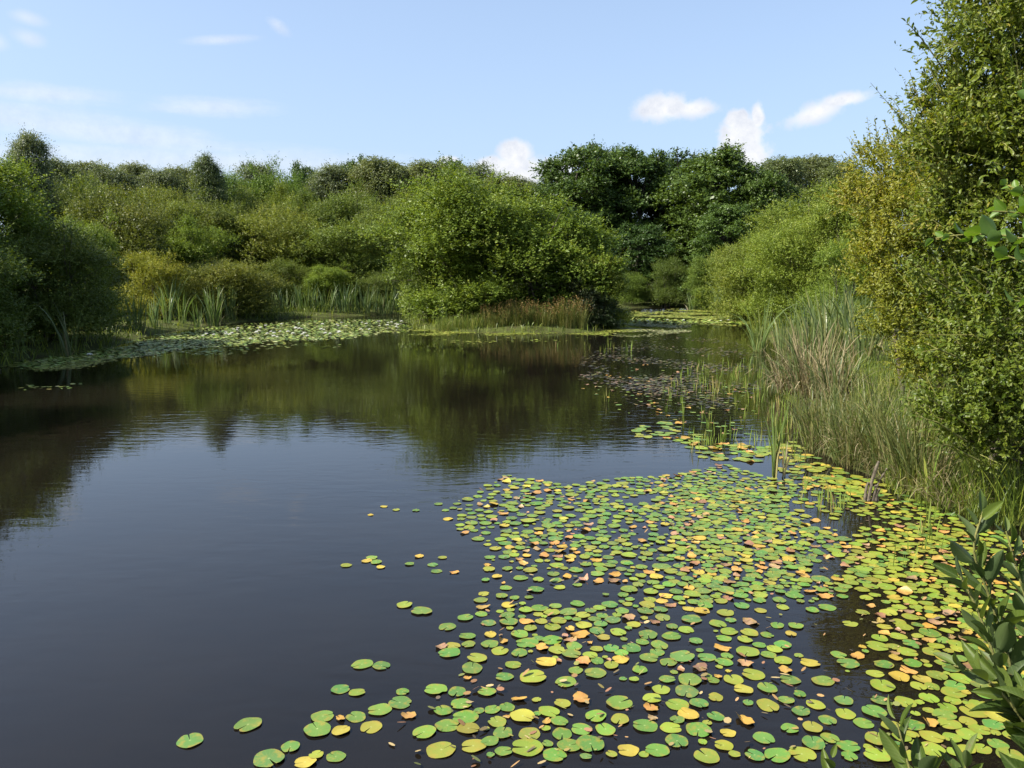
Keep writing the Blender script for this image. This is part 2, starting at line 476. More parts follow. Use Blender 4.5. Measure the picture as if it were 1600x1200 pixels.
class Proto: pass
def make_tree(name, cat, seed, H, W, lobes_fn, leafkw, mat, woodkw, n):
    r = np.random.default_rng(seed)
    lob = lobes_fn(r)
    V, F, rn = foliage(lob, n, r=r, sub=14, **leafkw)
    # settle to the nominal size
    zt = np.quantile(V[:, 2], .9985); wx = np.quantile(np.abs(V[:, 0]), .985) * 2
    p = Proto(); p.H, p.W = zt, wx
    p.name, p.cat = name, cat
    p.crown = mesh_np(name + '_crown', V, F, mat, rn)
    p.trunk = woody(lob, H, r, **woodkw).mesh(name + '_trunk', M_BARK, True)
    return p

SMALL = dict(L=.098, W=.052, shoot=.62, per=10, up=.55)
P_SALLOW = [make_tree('sallow_bush', 'bush', 11 + i, 6, 7, lambda r, i=i: dome_lobes(r, 6, 7, 20 + 3 * i, rl=(.12, .24)), SMALL, M_SALLOW, dict(stems=6, rad=.07, spread=.5), 105000) for i in range(3)]
P_UPRIGHT = [make_tree('sallow_tree', 'tree', 31 + i, 8, 6, lambda r, i=i: dome_lobes(r, 8, 6, 24, rl=(.10, .2), low=.14, flat=1.1), dict(L=.105, W=.056, shoot=.8, per=10, up=.8, long_=.16), M_SALLOW, dict(stems=4, rad=.09, spread=.35), 110000) for i in range(2)]
P_BIRCH = [make_tree('birch_tree', 'tree', 51 + i, 12, 6, lambda r, i=i: tall_lobes(r, 12, 6, 24, rl=(.13, .21), taper=.45), dict(L=.115, W=.065, shoot=.9, per=10, up=.35, droop=.7 + .5 * i, long_=.16), M_BIRCH, dict(stems=1, rad=.14), 95000) for i in range(2)]
P_OAK = [make_tree('oak_tree', 'tree', 71 + i, 15, 10, lambda r, i=i: tall_lobes(r, 15, 10, 52, rl=(.085, .15), low=.06, taper=.18), dict(L=.22, W=.14, shoot=.75, per=9, up=.35, umin=.5, inner=.12), M_OAK, dict(stems=1, rad=.26), 80000) for i in range(3)]

# ------------------------------------------------------------------ water and ground
PW = lambda *a: [onwater(x, y) for x, y in a]
SHORE = [(-7.5, 3.0), (-11.5, 8), (-14.5, 15)] + PW((0, 574), (60, 562), (170, 545), (235, 524), (330, 508), (450, 497), (560, 493), (625, 491), (640, 500), (650, 513), (690, 518), (760, 521), (850, 521), (920, 519), (965, 514), (980, 503), (972, 490), (985, 481), (1085, 479), (1130, 487), (1185, 500), (1200, 530), (1225, 560), (1205, 600), (1250, 650), (1290, 715), (1400, 765), (1470, 795)) + [(5.3, 7.4), (5.9, 5.0), (5.2, 3.0)]
SHORE = np.array(SHORE)
def sdist(P):
    """distance to the shore, positive on land"""
    A = SHORE; B = np.roll(SHORE, -1, 0)
    best = np.full(len(P), 1e9); inside = np.zeros(len(P), bool)
    for a, b in zip(A, B):
        ab = b - a; t = np.clip(((P - a) @ ab) / (ab @ ab), 0, 1)
        best = np.minimum(best, np.linalg.norm(P - a - t[:, None] * ab, axis=1))
        c = ((a[1] > P[:, 1]) != (b[1] > P[:, 1])) & (P[:, 0] < (b[0] - a[0]) * (P[:, 1] - a[1]) / (b[1] - a[1] + 1e-12) + a[0])
        inside ^= c
    return np.where(inside, -best, best)
def gz(P):
    P = np.atleast_2d(np.asarray(P, float))
    d = sdist(P)
    z = np.where(d < 0, np.maximum(d * .45, -.8), np.minimum(d * .22, .25))
    z = z + np.clip(d - 4, 0, 60) * .022
    z = z + np.where(d > 0, .05 * np.sin(P[:, 0] * 1.3 + P[:, 1] * .7) * np.sin(P[:, 1] * .9 - P[:, 0] * .4) * np.clip(d, 0, 1), 0)
    return z
gx = np.concatenate([[-900, -400, -200, -120, -80], np.arange(-56, 50.1, .45), [70, 110, 200, 400, 900]])
gy = np.concatenate([[-600, -200, -80, -30, -12, -5], np.arange(-2, 92, .45), [110, 150, 220, 400, 900]])
GX, GY = np.meshgrid(gx, gy)
GP = np.stack([GX.ravel(), GY.ravel()], 1)
GV = np.concatenate([GP, gz(GP)[:, None]], 1)
nx, ny = len(gx), len(gy)
ii = (np.arange(ny - 1)[:, None] * nx + np.arange(nx - 1)[None]).ravel()
GF = np.stack([ii, ii + 1, ii + nx + 1, ii + nx], 1)
m, t, o = newmat('bank_ground')
cg = ramp(t, noise(t, 1.1, 6, .65), [(.3, (.035, .028, .016)), (.5, (.055, .065, .018)), (.72, (.085, .110, .022))])
b = N(t, 'ShaderNodeBsdfPrincipled'); b.inputs['Roughness'].default_value = 1; b.inputs['Specular IOR Level'].default_value = .1
t.links.new(cg, b.inputs['Base Color'])
bp = N(t, 'ShaderNodeBump'); bp.inputs['Strength'].default_value = .9; bp.inputs['Distance'].default_value = .05
t.links.new(noise(t, 9, 5), bp.inputs['Height']); t.links.new(bp.outputs[0], b.inputs['Normal'])
t.links.new(b.outputs[0], o.inputs['Surface'])
ground = structure(obj('ground', mesh_np('ground', GV, GF, m, smooth=True)))

m, t, o = newmat('pond_water')
b = N(t, 'ShaderNodeBsdfPrincipled')
tcw = N(t, 'ShaderNodeTexCoord').outputs['Object']
cw = ramp(t, noise(t, .5, 4, .6, tcw), [(.3, (.0055, .0045, .0035)), (.7, (.0095, .0075, .005))])
t.links.new(cw, b.inputs['Base Color'])
b.inputs['Roughness'].default_value = .015
b.inputs['IOR'].default_value = 1.37
mpw = N(t, 'ShaderNodeMapping'); mpw.inputs['Scale'].default_value = (1.6, 4.0, 1)
t.links.new(tcw, mpw.inputs['Vector'])
rip = noise(t, 1.5, 3, .5, mpw.outputs[0], .4)
mp2 = N(t, 'ShaderNodeMapping'); mp2.inputs['Scale'].default_value = (.12, .2, 1)
t.links.new(tcw, mp2.inputs['Vector'])
patch = N(t, 'ShaderNodeMapRange'); patch.inputs['From Min'].default_value = .36; patch.inputs['From Max'].default_value = .62
patch.inputs['To Min'].default_value = .12
t.links.new(noise(t, 1.0, 2, .5, mp2.outputs[0]), patch.inputs['Value'])
bp = N(t, 'ShaderNodeBump'); bp.inputs['Strength'].default_value = 1; bp.inputs['Distance'].default_value = .0045
t.links.new(math_n(t, 'MULTIPLY', rip, patch.outputs[0]), bp.inputs['Height']); t.links.new(bp.outputs[0], b.inputs['Normal'])
t.links.new(b.outputs[0], o.inputs['Surface'])
water = structure(obj('water', mesh_np('water', [(-40, -3, 0), (40, -3, 0), (40, 80, 0), (-40, 80, 0)], np.array([[0, 1, 2, 3]]), m)))

# ------------------------------------------------------------------ trees and bushes
used = {}
def plant(protos, which, px, top, wpx, Y, label, tint=(1, 1, 1), group=None, rot=None, name=None, cat=None, z=None):
    """stand one tree at depth Y: px = centre, top = height of its tip, wpx = crown width, in photograph pixels"""
    p = protos[which % len(protos)]
    c = at_depth(px, 430, Y)
    g = float(gz([(c[0], Y)])[0]) if z is None else z
    ht = at_depth(px, top, Y)[2] - g
    w = wpx * Y / FPX
    s = (w / p.W, w / p.W, ht / p.H)
    rz = rng.random() * 6.28 if rot is None else rot
    name = name or p.name
    first = (id(p), name) not in used
    if first:
        root = thing(name, label, cat or p.cat, (c[0], Y, g), group)
        obj('trunk', p.trunk, root); obj('crown', p.crown, root)
        root.rotation_euler = (0, 0, rz); root.scale = s
        for ch in root.children: ch.color = (*tint, 1)
        used[(id(p), name)] = root
        return root
    r_ = clone(used[(id(p), name)], (c[0], Y, g), rz, s, label, group, tint)
    if 'group' in r_ and not group: del r_['group']
    return r_
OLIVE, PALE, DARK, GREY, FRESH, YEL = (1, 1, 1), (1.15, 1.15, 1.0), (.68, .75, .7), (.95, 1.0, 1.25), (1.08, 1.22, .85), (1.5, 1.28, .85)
# left bank, near
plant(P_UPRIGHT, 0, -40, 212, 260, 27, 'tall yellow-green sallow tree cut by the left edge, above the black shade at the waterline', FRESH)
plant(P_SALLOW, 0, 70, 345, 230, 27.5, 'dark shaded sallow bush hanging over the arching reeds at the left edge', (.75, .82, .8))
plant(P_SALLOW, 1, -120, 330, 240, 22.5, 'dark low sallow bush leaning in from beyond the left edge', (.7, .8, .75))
plant(P_BIRCH, 0, 58, 206, 92, 46, 'tall grey-green birch with a rounded top, highest on the left skyline', GREY)
plant(P_UPRIGHT, 1, 138, 335, 105, 34, 'fresh light green sapling with large pale leaves on the left bank beside the dark shade', FRESH)
plant(P_SALLOW, 2, 195, 292, 190, 46, 'dark brownish bush with a black hollow, behind the light green sapling', (.78, .75, .7))
plant(P_SALLOW, 0, 235, 392, 125, 41.5, 'low yellowish bush with straw-coloured tips behind the upright left-bank cattails', YEL)
plant(P_SALLOW, 1, 345, 405, 145, 45.5, 'low olive bush behind the thickest cattail clump on the left bank', (1.1, 1.0, .9))
plant(P_UPRIGHT, 0, 310, 340, 120, 52, 'fresh green narrow bush rising behind the low olive bush of the left bank', FRESH)
plant(P_SALLOW, 2, 425, 322, 175, 60, 'large rounded olive sallow behind the left lily carpet, paler at its top', (1.18, 1.12, .95))
plant(P_SALLOW, 0, 452, 405, 95, 54.5, 'small dark olive bush at the water behind the row of blue-green irises', (.85, .9, .8))
plant(P_SALLOW, 1, 550, 345, 165, 59, 'broad green sallow with deep shade below it, left of the island thicket', (.95, 1.02, .9))
plant(P_UPRIGHT, 1, 515, 412, 70, 54, 'small bright green bush in front of the deep shade left of the island thicket', FRESH)
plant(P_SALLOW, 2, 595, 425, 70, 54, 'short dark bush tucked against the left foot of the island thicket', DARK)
plant(P_UPRIGHT, 0, 240, 300, 130, 55, 'pale olive sallow in the second row, right of the dark hollow', PALE)
plant(P_SALLOW, 1, 130, 275, 150, 50, 'olive-grey sallow in the second row below the high left birch', (.9, .95, .9))
plant(P_UPRIGHT, 1, 340, 305, 130, 60, 'grey-olive sallow in the second row below the dark pointed birch', (.9, .92, .95))
plant(P_SALLOW, 0, 600, 310, 130, 62, 'mid green sallow in the second row just left of the island thicket', (.9, .95, .85))
plant(P_UPRIGHT, 0, 500, 300, 120, 66, 'dull green sallow in the second row above the broad shaded sallow', (.85, .92, .9))
plant(P_UPRIGHT, 0, 165, 302, 110, 53, 'pale feathery sallow between the light green sapling and the dark hollow', PALE)
plant(P_UPRIGHT, 1, 275, 284, 105, 62, 'olive sallow top just below the lowest feathery birch', (1.0, .98, .9))
plant(P_SALLOW, 2, 392, 292, 115, 68, 'grey-green bushy crown between the dark pointed birch and the large rounded sallow', (.95, 1.0, 1.0))
plant(P_UPRIGHT, 0, 462, 288, 100, 71, 'bright olive sallow top right above the large rounded olive sallow', (1.15, 1.15, .9))
plant(P_UPRIGHT, 1, 560, 292, 110, 69, 'dull green crown in the second row below the dark skyline crown', (.85, .95, .9))
plant(P_SALLOW, 1, 648, 296, 95, 66, 'olive crown in the second row tucked behind the island thicket', (1.0, 1.0, .85))
for (x, y, h, w), lb in zip([(-19.5, 17.5, 10.5, 7), (-22, 23, 11, 8), (-17, 11.5, 8.5, 6)], ['tall sallow beyond the left edge that shades the left bank', 'tallest sallow beyond the left edge, behind the shaded bank', 'sallow on the near left bank, out past the left edge']):  # unseen trees added out of view to cast shade on the left bank
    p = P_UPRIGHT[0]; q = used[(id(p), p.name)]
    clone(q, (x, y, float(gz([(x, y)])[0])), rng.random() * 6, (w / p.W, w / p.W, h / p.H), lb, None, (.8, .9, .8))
# the skyline wood of the left and middle
sk = [(112, 250, 75, 62, 0), (150, 254, 70, 70, 1), (188, 262, 70, 66, 0), (222, 256, 60, 74, 1), (258, 265, 66, 70, 0), (292, 262, 62, 76, 1),
      (333, 243, 48, 66, 2), (370, 260, 76, 74, 3), (408, 255, 66, 80, 0), (445, 258, 76, 74, 3), (484, 256, 60, 80, 4), (520, 257, 70, 78, 0),
      (556, 249, 72, 80, 4), (595, 247, 76, 76, 1), (632, 258, 66, 82, 0), (668, 252, 74, 78, 1), (706, 247, 76, 80, 4), (745, 258, 70, 78, 0), (795, 276, 80, 76, 1), (838, 284, 64, 82, 0)]
sl = ['bushy grey-green tree next right of the highest left birch on the skyline', 'loose olive tree on the skyline above the dark hollow', 'low feathery birch on the skyline with thin twigs above it',
      'grey-green tree on the skyline with two thin spires', 'lowest feathery birch on the left skyline', 'olive-grey tree on the skyline just left of the dark pointed birch',
      'dark pointed birch standing above the left skyline', 'rounded green tree on the skyline just right of the dark pointed birch', 'feathery birch on the skyline, second right of the dark pointed birch',
      'wide leafy green tree above the large rounded olive sallow', 'dark green oak crown on the skyline, leftmost of the dark crowns left of the island', 'grey birch on the skyline between two dark green crowns',
      'dark green crown on the skyline above the broad shaded sallow', 'grey-green full crown on the skyline left of the island thicket', 'drooping grey birch on the skyline above the left flank of the island thicket',
      'grey-green tree just left of the small cloud on the skyline', 'dark green tree crown in front of the smallest cloud', 'grey birch top behind the peak of the island thicket',
      'low olive tree below the white cumulus cloud', 'grey low birch at the foot of the cumulus cloud, left of the tall oaks']
for (x, tp, w, Y, k), lb in zip(sk, sl):
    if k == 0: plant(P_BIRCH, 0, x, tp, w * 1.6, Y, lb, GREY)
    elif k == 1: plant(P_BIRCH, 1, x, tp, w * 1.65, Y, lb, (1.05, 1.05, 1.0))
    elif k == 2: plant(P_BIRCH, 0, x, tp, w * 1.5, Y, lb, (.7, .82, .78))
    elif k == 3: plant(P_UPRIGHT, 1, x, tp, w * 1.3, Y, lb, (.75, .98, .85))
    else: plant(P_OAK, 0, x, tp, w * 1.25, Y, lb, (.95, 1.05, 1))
# the island thicket
H1 = make_tree('island_tree', 'tree', 91, 7.6, 7.6, lambda r: dome_lobes(r, 7.6, 7.4, 34, rl=(.09, .18), low=.14, flat=.95, skirt=(.2, .62)), dict(L=.098, W=.056, shoot=.7, per=10, up=.6, long_=.14), M_SALLOW, dict(stems=7, rad=.08, spread=.6), 150000)
H2 = make_tree('island_bush', 'bush', 92, 5.4, 5.6, lambda r: dome_lobes(r, 5.4, 5.6, 26, rl=(.1, .19), low=.12, skirt=(.2, .7)), dict(L=.11, W=.064, shoot=.6, per=10, up=.6, long_=.1), M_SALLOW, dict(stems=5, rad=.06, spread=.5), 75000)
plant([H1], 0, 745, 264, 262, 41, 'tallest leafy tree of the island thicket, standing behind the brown-topped rushes', (1.0, 1.12, .82), rot=.4, z=.15)
plant([H2], 0, 858, 318, 185, 40, 'green bush forming the right half of the island thicket', (1.0, 1.14, .82), rot=1.2, z=.15)
plant([H2], 0, 682, 300, 125, 42, 'leafy bush forming the left flank of the island thicket', (.9, 1.0, .8), rot=3.6, z=.15)
plant([H2], 0, 935, 392, 105, 38.9, 'small yellow-green sallow at the right end of the island', (1.25, 1.25, .95), rot=4.6, z=.12)
G1 = make_tree('gorse_bush', 'bush', 93, 2.2, 2.2, lambda r: dome_lobes(r, 2.2, 2.2, 12, rl=(.14, .22)), dict(L=.07, W=.03, shoot=.25, per=10, up=.5), M_GORSE, dict(stems=3, rad=.03, spread=.2), 26000)
plant([G1], 0, 910, 436, 58, 37.6, 'dark blackish gorse bush beside the right end of the rushes', rot=.5, z=.1)
plant([G1], 0, 945, 460, 46, 37.4, 'low dark gorse bush at the right tip of the island', (1.0, 1.2, 1), rot=2.1, z=.08)
# the oaks and what stands round the inlet
plant(P_OAK, 0, 902, 226, 175, 77, 'tall dark oak, leftmost of the big crowns right of the cumulus cloud', (.95, 1.02, .85))
plant(P_OAK, 1, 990, 234, 165, 79, 'tall dark oak in the middle of the big crowns, over the inlet', (.92, 1.0, .82))
plant(P_OAK, 2, 945, 228, 110, 82, 'dark oak crown wedged between the two leftmost big oaks', (.86, .96, .8))
plant(P_OAK, 2, 1118, 234, 190, 73, 'broad mid-green oak, rightmost of the big crowns over the inlet', (1.2, 1.22, .95))
plant(P_OAK, 0, 1056, 242, 150, 84, 'dark recessed oak behind the inlet between two broad crowns', (.85, .93, .75))
plant(P_OAK, 1, 890, 330, 110, 70, 'dark leafy tree below the leftmost big oak, behind the island', (.8, .92, .85))
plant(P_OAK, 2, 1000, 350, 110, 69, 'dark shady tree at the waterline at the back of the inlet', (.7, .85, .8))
plant(P_OAK, 1, 1135, 320, 110, 62, 'mid-green tree with stacked leaf tiers right of the inlet', (1.15, 1.25, 1.05))
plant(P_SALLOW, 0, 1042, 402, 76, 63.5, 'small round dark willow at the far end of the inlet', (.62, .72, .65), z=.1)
plant(P_SALLOW, 2, 985, 425, 60, 64, 'low leafy bush left of the small round willow across the inlet', (.8, .95, .75), z=.1)
plant(P_UPRIGHT, 0, 1108, 395, 70, 59, 'upright green bush right of the small round willow across the inlet', (.85, 1.0, .85))
plant(P_BIRCH, 1, 1212, 246, 120, 78, 'grey birch on the skyline next right of the broad oak', (.95, 1, 1.05))
plant(P_BIRCH, 1, 1262, 244, 125, 82, 'drooping grey birch on the skyline left of the golden willow', (1.0, 1, 1.1))
plant(P_BIRCH, 0, 1312, 252, 115, 74, 'grey-green birch on the skyline touching the golden willow', (.95, 1, .95))
plant(P_OAK, 0, 1185, 262, 120, 70, 'green oak shoulder sloping down right of the broad oak', (1.15, 1.2, .95))
plant(P_UPRIGHT, 1, 1225, 325, 110, 56, 'bright willow bush on the right bank, just right of the stacked-tier tree', (1.05, 1.12, .9))
# the right bank
plant(P_SALLOW, 1, 1178, 372, 135, 45, 'low rounded willow nearest the inlet on the right bank', (1.15, 1.15, .95))
plant(P_UPRIGHT, 0, 1262, 290, 180, 42, 'large bright grey-green willow bush behind the right-bank cattails', (1.15, 1.2, .95))
plant(P_UPRIGHT, 1, 1325, 272, 130, 36, 'tall bright willow bush half hidden behind the golden willow', (1.15, 1.22, .9))
plant(P_SALLOW, 2, 1245, 345, 175, 38, 'low yellow-green willow bush right behind the cattail stand', (1.2, 1.28, .9))
plant(P_SALLOW, 0, 1325, 375, 130, 30, 'low green willow bush between the cattail stand and the golden willow', (1.1, 1.25, .85))

# ---- near willows on the right, built where they stand
def lobes_px(items):
    out = []
    for px, py, Y, rp, dz in items:
        c = at_depth(px, py, Y); rr = rp * Y / FPX
        out.append((c[0], c[1], c[2], rr, rr * 1.1, rr * dz))
    return np.array(out)
def near_shrub(name, label, base, lob, n, mat, seed, leafkw, rad, sprigs=(), stems=5, Y0=8.5):
    r = np.random.default_rng(seed)
    base = np.array([base[0], base[1], float(gz([base])[0])])
    lob = np.array(lob); lob[:, :3] -= base
    root = thing(name, label, 'willow', tuple(base))
    tw = Acc()
    V, F, rn = foliage(lob, n, r=r, sub=8, tv=LEAF_V, tf=LEAF_F, twigs=(.5, .0045 * rad / .05, tw), zmin=-.05, **leafkw)
    Vs, Fs, Rs = [V], [F], [rn]; off = len(V)
    for pts in sprigs:                                  # long leafy shoots that stand clear of the crown
        p = np.array([at_depth(*q) for q in pts]) - base
        V, F = tube(p, np.linspace(.011, .003, len(p)), 4); tw.add(V, F)
        seg = np.linalg.norm(np.diff(p, axis=0), axis=1).sum()
        k = int(seg / .030)
        t = np.linspace(.08, 1, k) * (len(p) - 1)
        i = np.minimum(t.astype(int), len(p) - 2); f = (t - i)[:, None]
        q = p[i] * (1 - f) + p[i + 1] * f
        d = nrm(p[i + 1] - p[i])
        A = nrm(d * .75 + rdirs(k, r) * .75)
        V, F, rn = leaves(q, A, nrm(rdirs(k, r) + np.array([0, 0, .8])), leafkw['L'] * 1.1 * (.7 + .5 * r.random(k)), leafkw['W'] * 1.1 * (.7 + .4 * r.random(k)), LEAF_V, LEAF_F, r.random(k) * .6, r)
        Vs.append(V); Fs.append(F + off); Rs.append(rn); off += len(V)
    crown = obj('crown', mesh_np(name + '_crown', np.concatenate(Vs), np.concatenate(Fs), mat, np.concatenate(Rs)), root)
    wd = woody(lob, lob[:, 2].max() * 1.0, r, stems=stems, rad=rad, spread=.35)
    obj('trunk', wd.mesh(name + '_trunk', M_BARK, True), root)
    obj('twigs', tw.mesh(name + '_twigs', M_TWIG), root)
    return root
GW = lobes_px([(1400, 300, 14, 70, 1), (1445, 260, 14.5, 60, 1), (1370, 340, 13.5, 48, 1), (1375, 415, 13.4, 52, 1), (1420, 380, 13, 70, 1), (1470, 330, 13.5, 70, 1), (1400, 470, 13, 52, 1), (1450, 450, 12.8, 66, 1), (1425, 520, 12.6, 52, 1), (1490, 420, 13, 70, 1), (1480, 520, 12.5, 66, 1), (1520, 300, 14, 90, 1), (1530, 470, 13, 90, 1), (1440, 580, 12.4, 45, 1), (1500, 590, 12.4, 55, 1)])
cg_ = at_depth(1455, 430, 13.6)
near_shrub('golden_willow', 'golden yellow-green willow shrub on the right bank, left of the big near willow', (cg_[0], 13.6), GW, 88000, M_GOLD, 101,
           dict(L=.062, W=.027, shoot=.46, per=16, up=.5, inner=.08, umin=.5, long_=.08), .05,
           [[(1400, 290, 13.6), (1375, 235, 13.5), (1366, 185, 13.4)], [(1410, 270, 13.6), (1390, 225, 13.5), (1383, 190, 13.4)], [(1395, 300, 13.4), (1362, 262, 13.3), (1343, 250, 13.3)], [(1440, 250, 13.8), (1425, 210, 13.8), (1424, 172, 13.8)], [(1380, 330, 13.2), (1350, 320, 13.1), (1330, 318, 13.1)], [(1390, 480, 12.6), (1355, 480, 12.5), (1335, 495, 12.5)], [(1385, 275, 13.6), (1360, 235, 13.5), (1350, 215, 13.5)], [(1430, 245, 13.8), (1412, 200, 13.8), (1402, 178, 13.8)], [(1450, 240, 14), (1436, 200, 14), (1440, 165, 14)], [(1380, 350, 13), (1340, 300, 13), (1325, 285, 13)], [(1370, 420, 13), (1335, 400, 13), (1318, 392, 13)]])
WW = lobes_px([(1560, 120, 8.6, 95, 1), (1500, 175, 8.8, 62, 1), (1490, 250, 8.8, 58, 1), (1550, 260, 8.4, 90, 1), (1600, 30, 8.8, 95, 1), (1640, 180, 8.5, 120, 1), (1540, 380, 8.6, 85, 1), (1600, 330, 8.2, 100, 1), (1505, 470, 8.6, 60, 1), (1560, 500, 8.3, 90, 1), (1500, 560, 8.5, 55, 1), (1620, 480, 8.2, 110, 1), (1540, 620, 8.3, 85, 1), (1485, 640, 8.2, 45, .9), (1600, 640, 8.0, 100, 1), (1520, 690, 8.2, 50, .8), (1580, 715, 8.2, 60, .7), (1680, 620, 8.3, 110, 1), (1680, 330, 8.5, 130, 1), (1620, -90, 8.8, 110, 1), (1700, -20, 8.8, 140, 1), (1540, 30, 8.9, 50, 1), (1495, 330, 8.8, 50, 1)])
cw_ = at_depth(1600, 430, 8.7)
near_shrub('grey_willow', 'big dense green willow filling the right edge from bank to top', (cw_[0], 8.7), WW, 118000, M_WILLOW, 102,
           dict(L=.062, W=.026, shoot=.44, per=16, up=.5, inner=.08, umin=.5, long_=.08), .06,
           [[(1500, 180, 8.6), (1470, 140, 8.5), (1452, 105, 8.5)], [(1480, 280, 8.5), (1450, 255, 8.4), (1425, 250, 8.4)], [(1480, 330, 8.4), (1452, 300, 8.3), (1432, 300, 8.3)], [(1560, 40, 8.6), (1535, 0, 8.6), (1520, -30, 8.6)], [(1500, 560, 8.0), (1465, 545, 7.9), (1440, 550, 7.9)], [(1500, 150, 8.7), (1462, 90, 8.6), (1438, 58, 8.6), (1416, 34, 8.6)], [(1540, 90, 8.7), (1500, 45, 8.7), (1470, 12, 8.7)], [(1490, 200, 8.7), (1455, 150, 8.7), (1442, 132, 8.7)], [(1545, 60, 8.7), (1515, 10, 8.7), (1500, -20, 8.7)], [(1480, 250, 8.7), (1450, 215, 8.6), (1436, 190, 8.6)], [(1500, 110, 8.7), (1478, 70, 8.7), (1470, 45, 8.7)],
            [(1520, 670, 7.9), (1475, 640, 7.8), (1446, 615, 7.8)], [(1510, 690, 7.8), (1465, 660, 7.7), (1432, 650, 7.7)], [(1530, 720, 7.8), (1480, 695, 7.7), (1440, 690, 7.6)], [(1490, 480, 8.3), (1475, 430, 8.2), (1465, 395, 8.2)], [(1495, 460, 8.2), (1450, 430, 8.1), (1425, 400, 8.1)]])

# ------------------------------------------------------------------ blades: cattail, iris, rush, grass
def blades(r, n, cx, cy, sx, sy, h, w, lean=.15, bend=.25, hv=.3, z0=None, dirb=None, seg=5, tipw=.12, zoff=0):
    """n strap leaves rooted in an ellipse; each a bent, tapering strip"""
    a = r.random(n) * 6.283; q = np.sqrt(r.random(n))
    bx, by = cx + sx * q * np.cos(a), cy + sy * q * np.sin(a)
    bz = np.full(n, 0.0) if z0 is None else (gz(np.stack([bx, by], 1)) if z0 == 'g' else np.full(n, z0))
    H = h * (1 + hv * np.clip(r.normal(size=n), -1.8, 1.5)); H = np.maximum(H, .15 * h)
    da = a + r.normal(size=n) * .9
    D = np.stack([np.cos(da), np.sin(da), np.zeros(n)], 1)
    if dirb is not None: D = nrm(D + np.array([dirb[0], dirb[1], 0]))
    ln = lean * (.3 + r.random(n)); bd = bend * r.random(n) ** 1.5 * 1.6
    t = np.linspace(0, 1, seg + 1)
    ang = ln[:, None] + bd[:, None] * t[None] ** 2 * 1.9
    ds = H[:, None] / seg
    hx = np.concatenate([np.zeros((n, 1)), np.cumsum(np.sin(ang[:, 1:]) * ds, 1)], 1)
    hz = np.concatenate([np.zeros((n, 1)), np.cumsum(np.cos(ang[:, 1:]) * ds, 1)], 1)
    C = np.stack([bx, by, bz + zoff], 1)[:, None] + D[:, None] * hx[:, :, None] + np.array([0, 0, 1.]) * hz[:, :, None]
    fa = r.random(n) * 6.283
    S_ = nrm(np.stack([np.cos(fa), np.sin(fa), np.zeros(n)], 1))
    wd = w * (.7 + .6 * r.random(n))[:, None] * np.where(t < .55, .75 + .45 * t, np.maximum(tipw, 1 - ((t - .55) / .45) ** 1.6))[None]
    V = np.stack([C - S_[:, None] * wd[:, :, None] / 2, C + S_[:, None] * wd[:, :, None] / 2], 2)      # n, seg+1, 2, 3
    k = 2 * (seg + 1)
    f = np.array([(2 * i, 2 * i + 1, 2 * i + 3, 2 * i + 2) for i in range(seg)])
    F = (f[None] + (np.arange(n) * k)[:, None, None]).reshape(-1, 4)
    rn = np.repeat(r.random(n), k)
    return V.reshape(-1, 3), F, rn, C[:, -1], D
def clump(name, label, cat, X, Y, parts, group=None, z=None, tint=None):
    """parts: (name, material, dict for blades or list of dicts)"""
    g = max(float(gz([(X, Y)])[0]), -.12) if z is None else z
    root = thing(name, label, cat, (X, Y, g), group)
    r = np.random.default_rng(abs(hash((round(X, 2), round(Y, 2)))) % 2 ** 31)
    for nm, mat, kws in parts:
        a = Acc(); few = False
        for kw in (kws if isinstance(kws, list) else [kws]):
            kw = dict(kw); seeds = kw.pop('seeds', None)
            V, F, rn, tip, D = blades(r, cx=0, cy=0, **kw)
            if seeds:
                few = True
                n = len(tip) * seeds[0]
                ti = np.repeat(np.arange(len(tip)), seeds[0])
                P = tip[ti] + r.normal(size=(n, 3)) * np.array([.012, .012, seeds[1] * .5])
                V, F, rn = leaves(P, nrm(rdirs(n, r) * .8 + np.array([0, 0, .6])), rdirs(n, r), np.full(n, seeds[2]), np.full(n, seeds[2] * .4), rnd=r.random(n), r=r)
            a.add(V, F, rn)
        ch = obj(nm, a.mesh(name + '_' + nm, mat), root)
        if few: ch['kind'] = 'stuff'          # a haze of tiny heads nobody could count
        if tint is not None: ch.color = (*tint, 1)
    return root
def pxg(px, py): return onwater(px, py)

# left edge: long arching reeds in the shade
x, y = pxg(22, 557)
clump('sweet_flag', 'clump of long arching reeds leaning right in the black shade at the left edge', 'reed', x, y, [('blades', M_CATTAIL, [dict(n=26, sx=.3, sy=.3, h=1.8, w=.04, lean=.25, bend=.75, dirb=(.8, 0), seg=8)]), ('dry_blades', M_STRAW, dict(n=6, sx=.3, sy=.3, h=.7, w=.02, lean=.5, bend=.8))])
x, y = pxg(108, 556)
clump('sweet_flag', 'narrow upright clump of reeds standing alone in the shade right of the arching reeds', 'reed', x, y, [('blades', M_CATTAIL, [dict(n=18, sx=.22, sy=.2, h=1.5, w=.04, lean=.12, bend=.35, dirb=(-.7, 0), seg=8)]), ('dry_blades', M_STRAW, dict(n=5, sx=.25, sy=.2, h=.8, w=.025, lean=.25, bend=.9, dirb=(.8, 0)))])
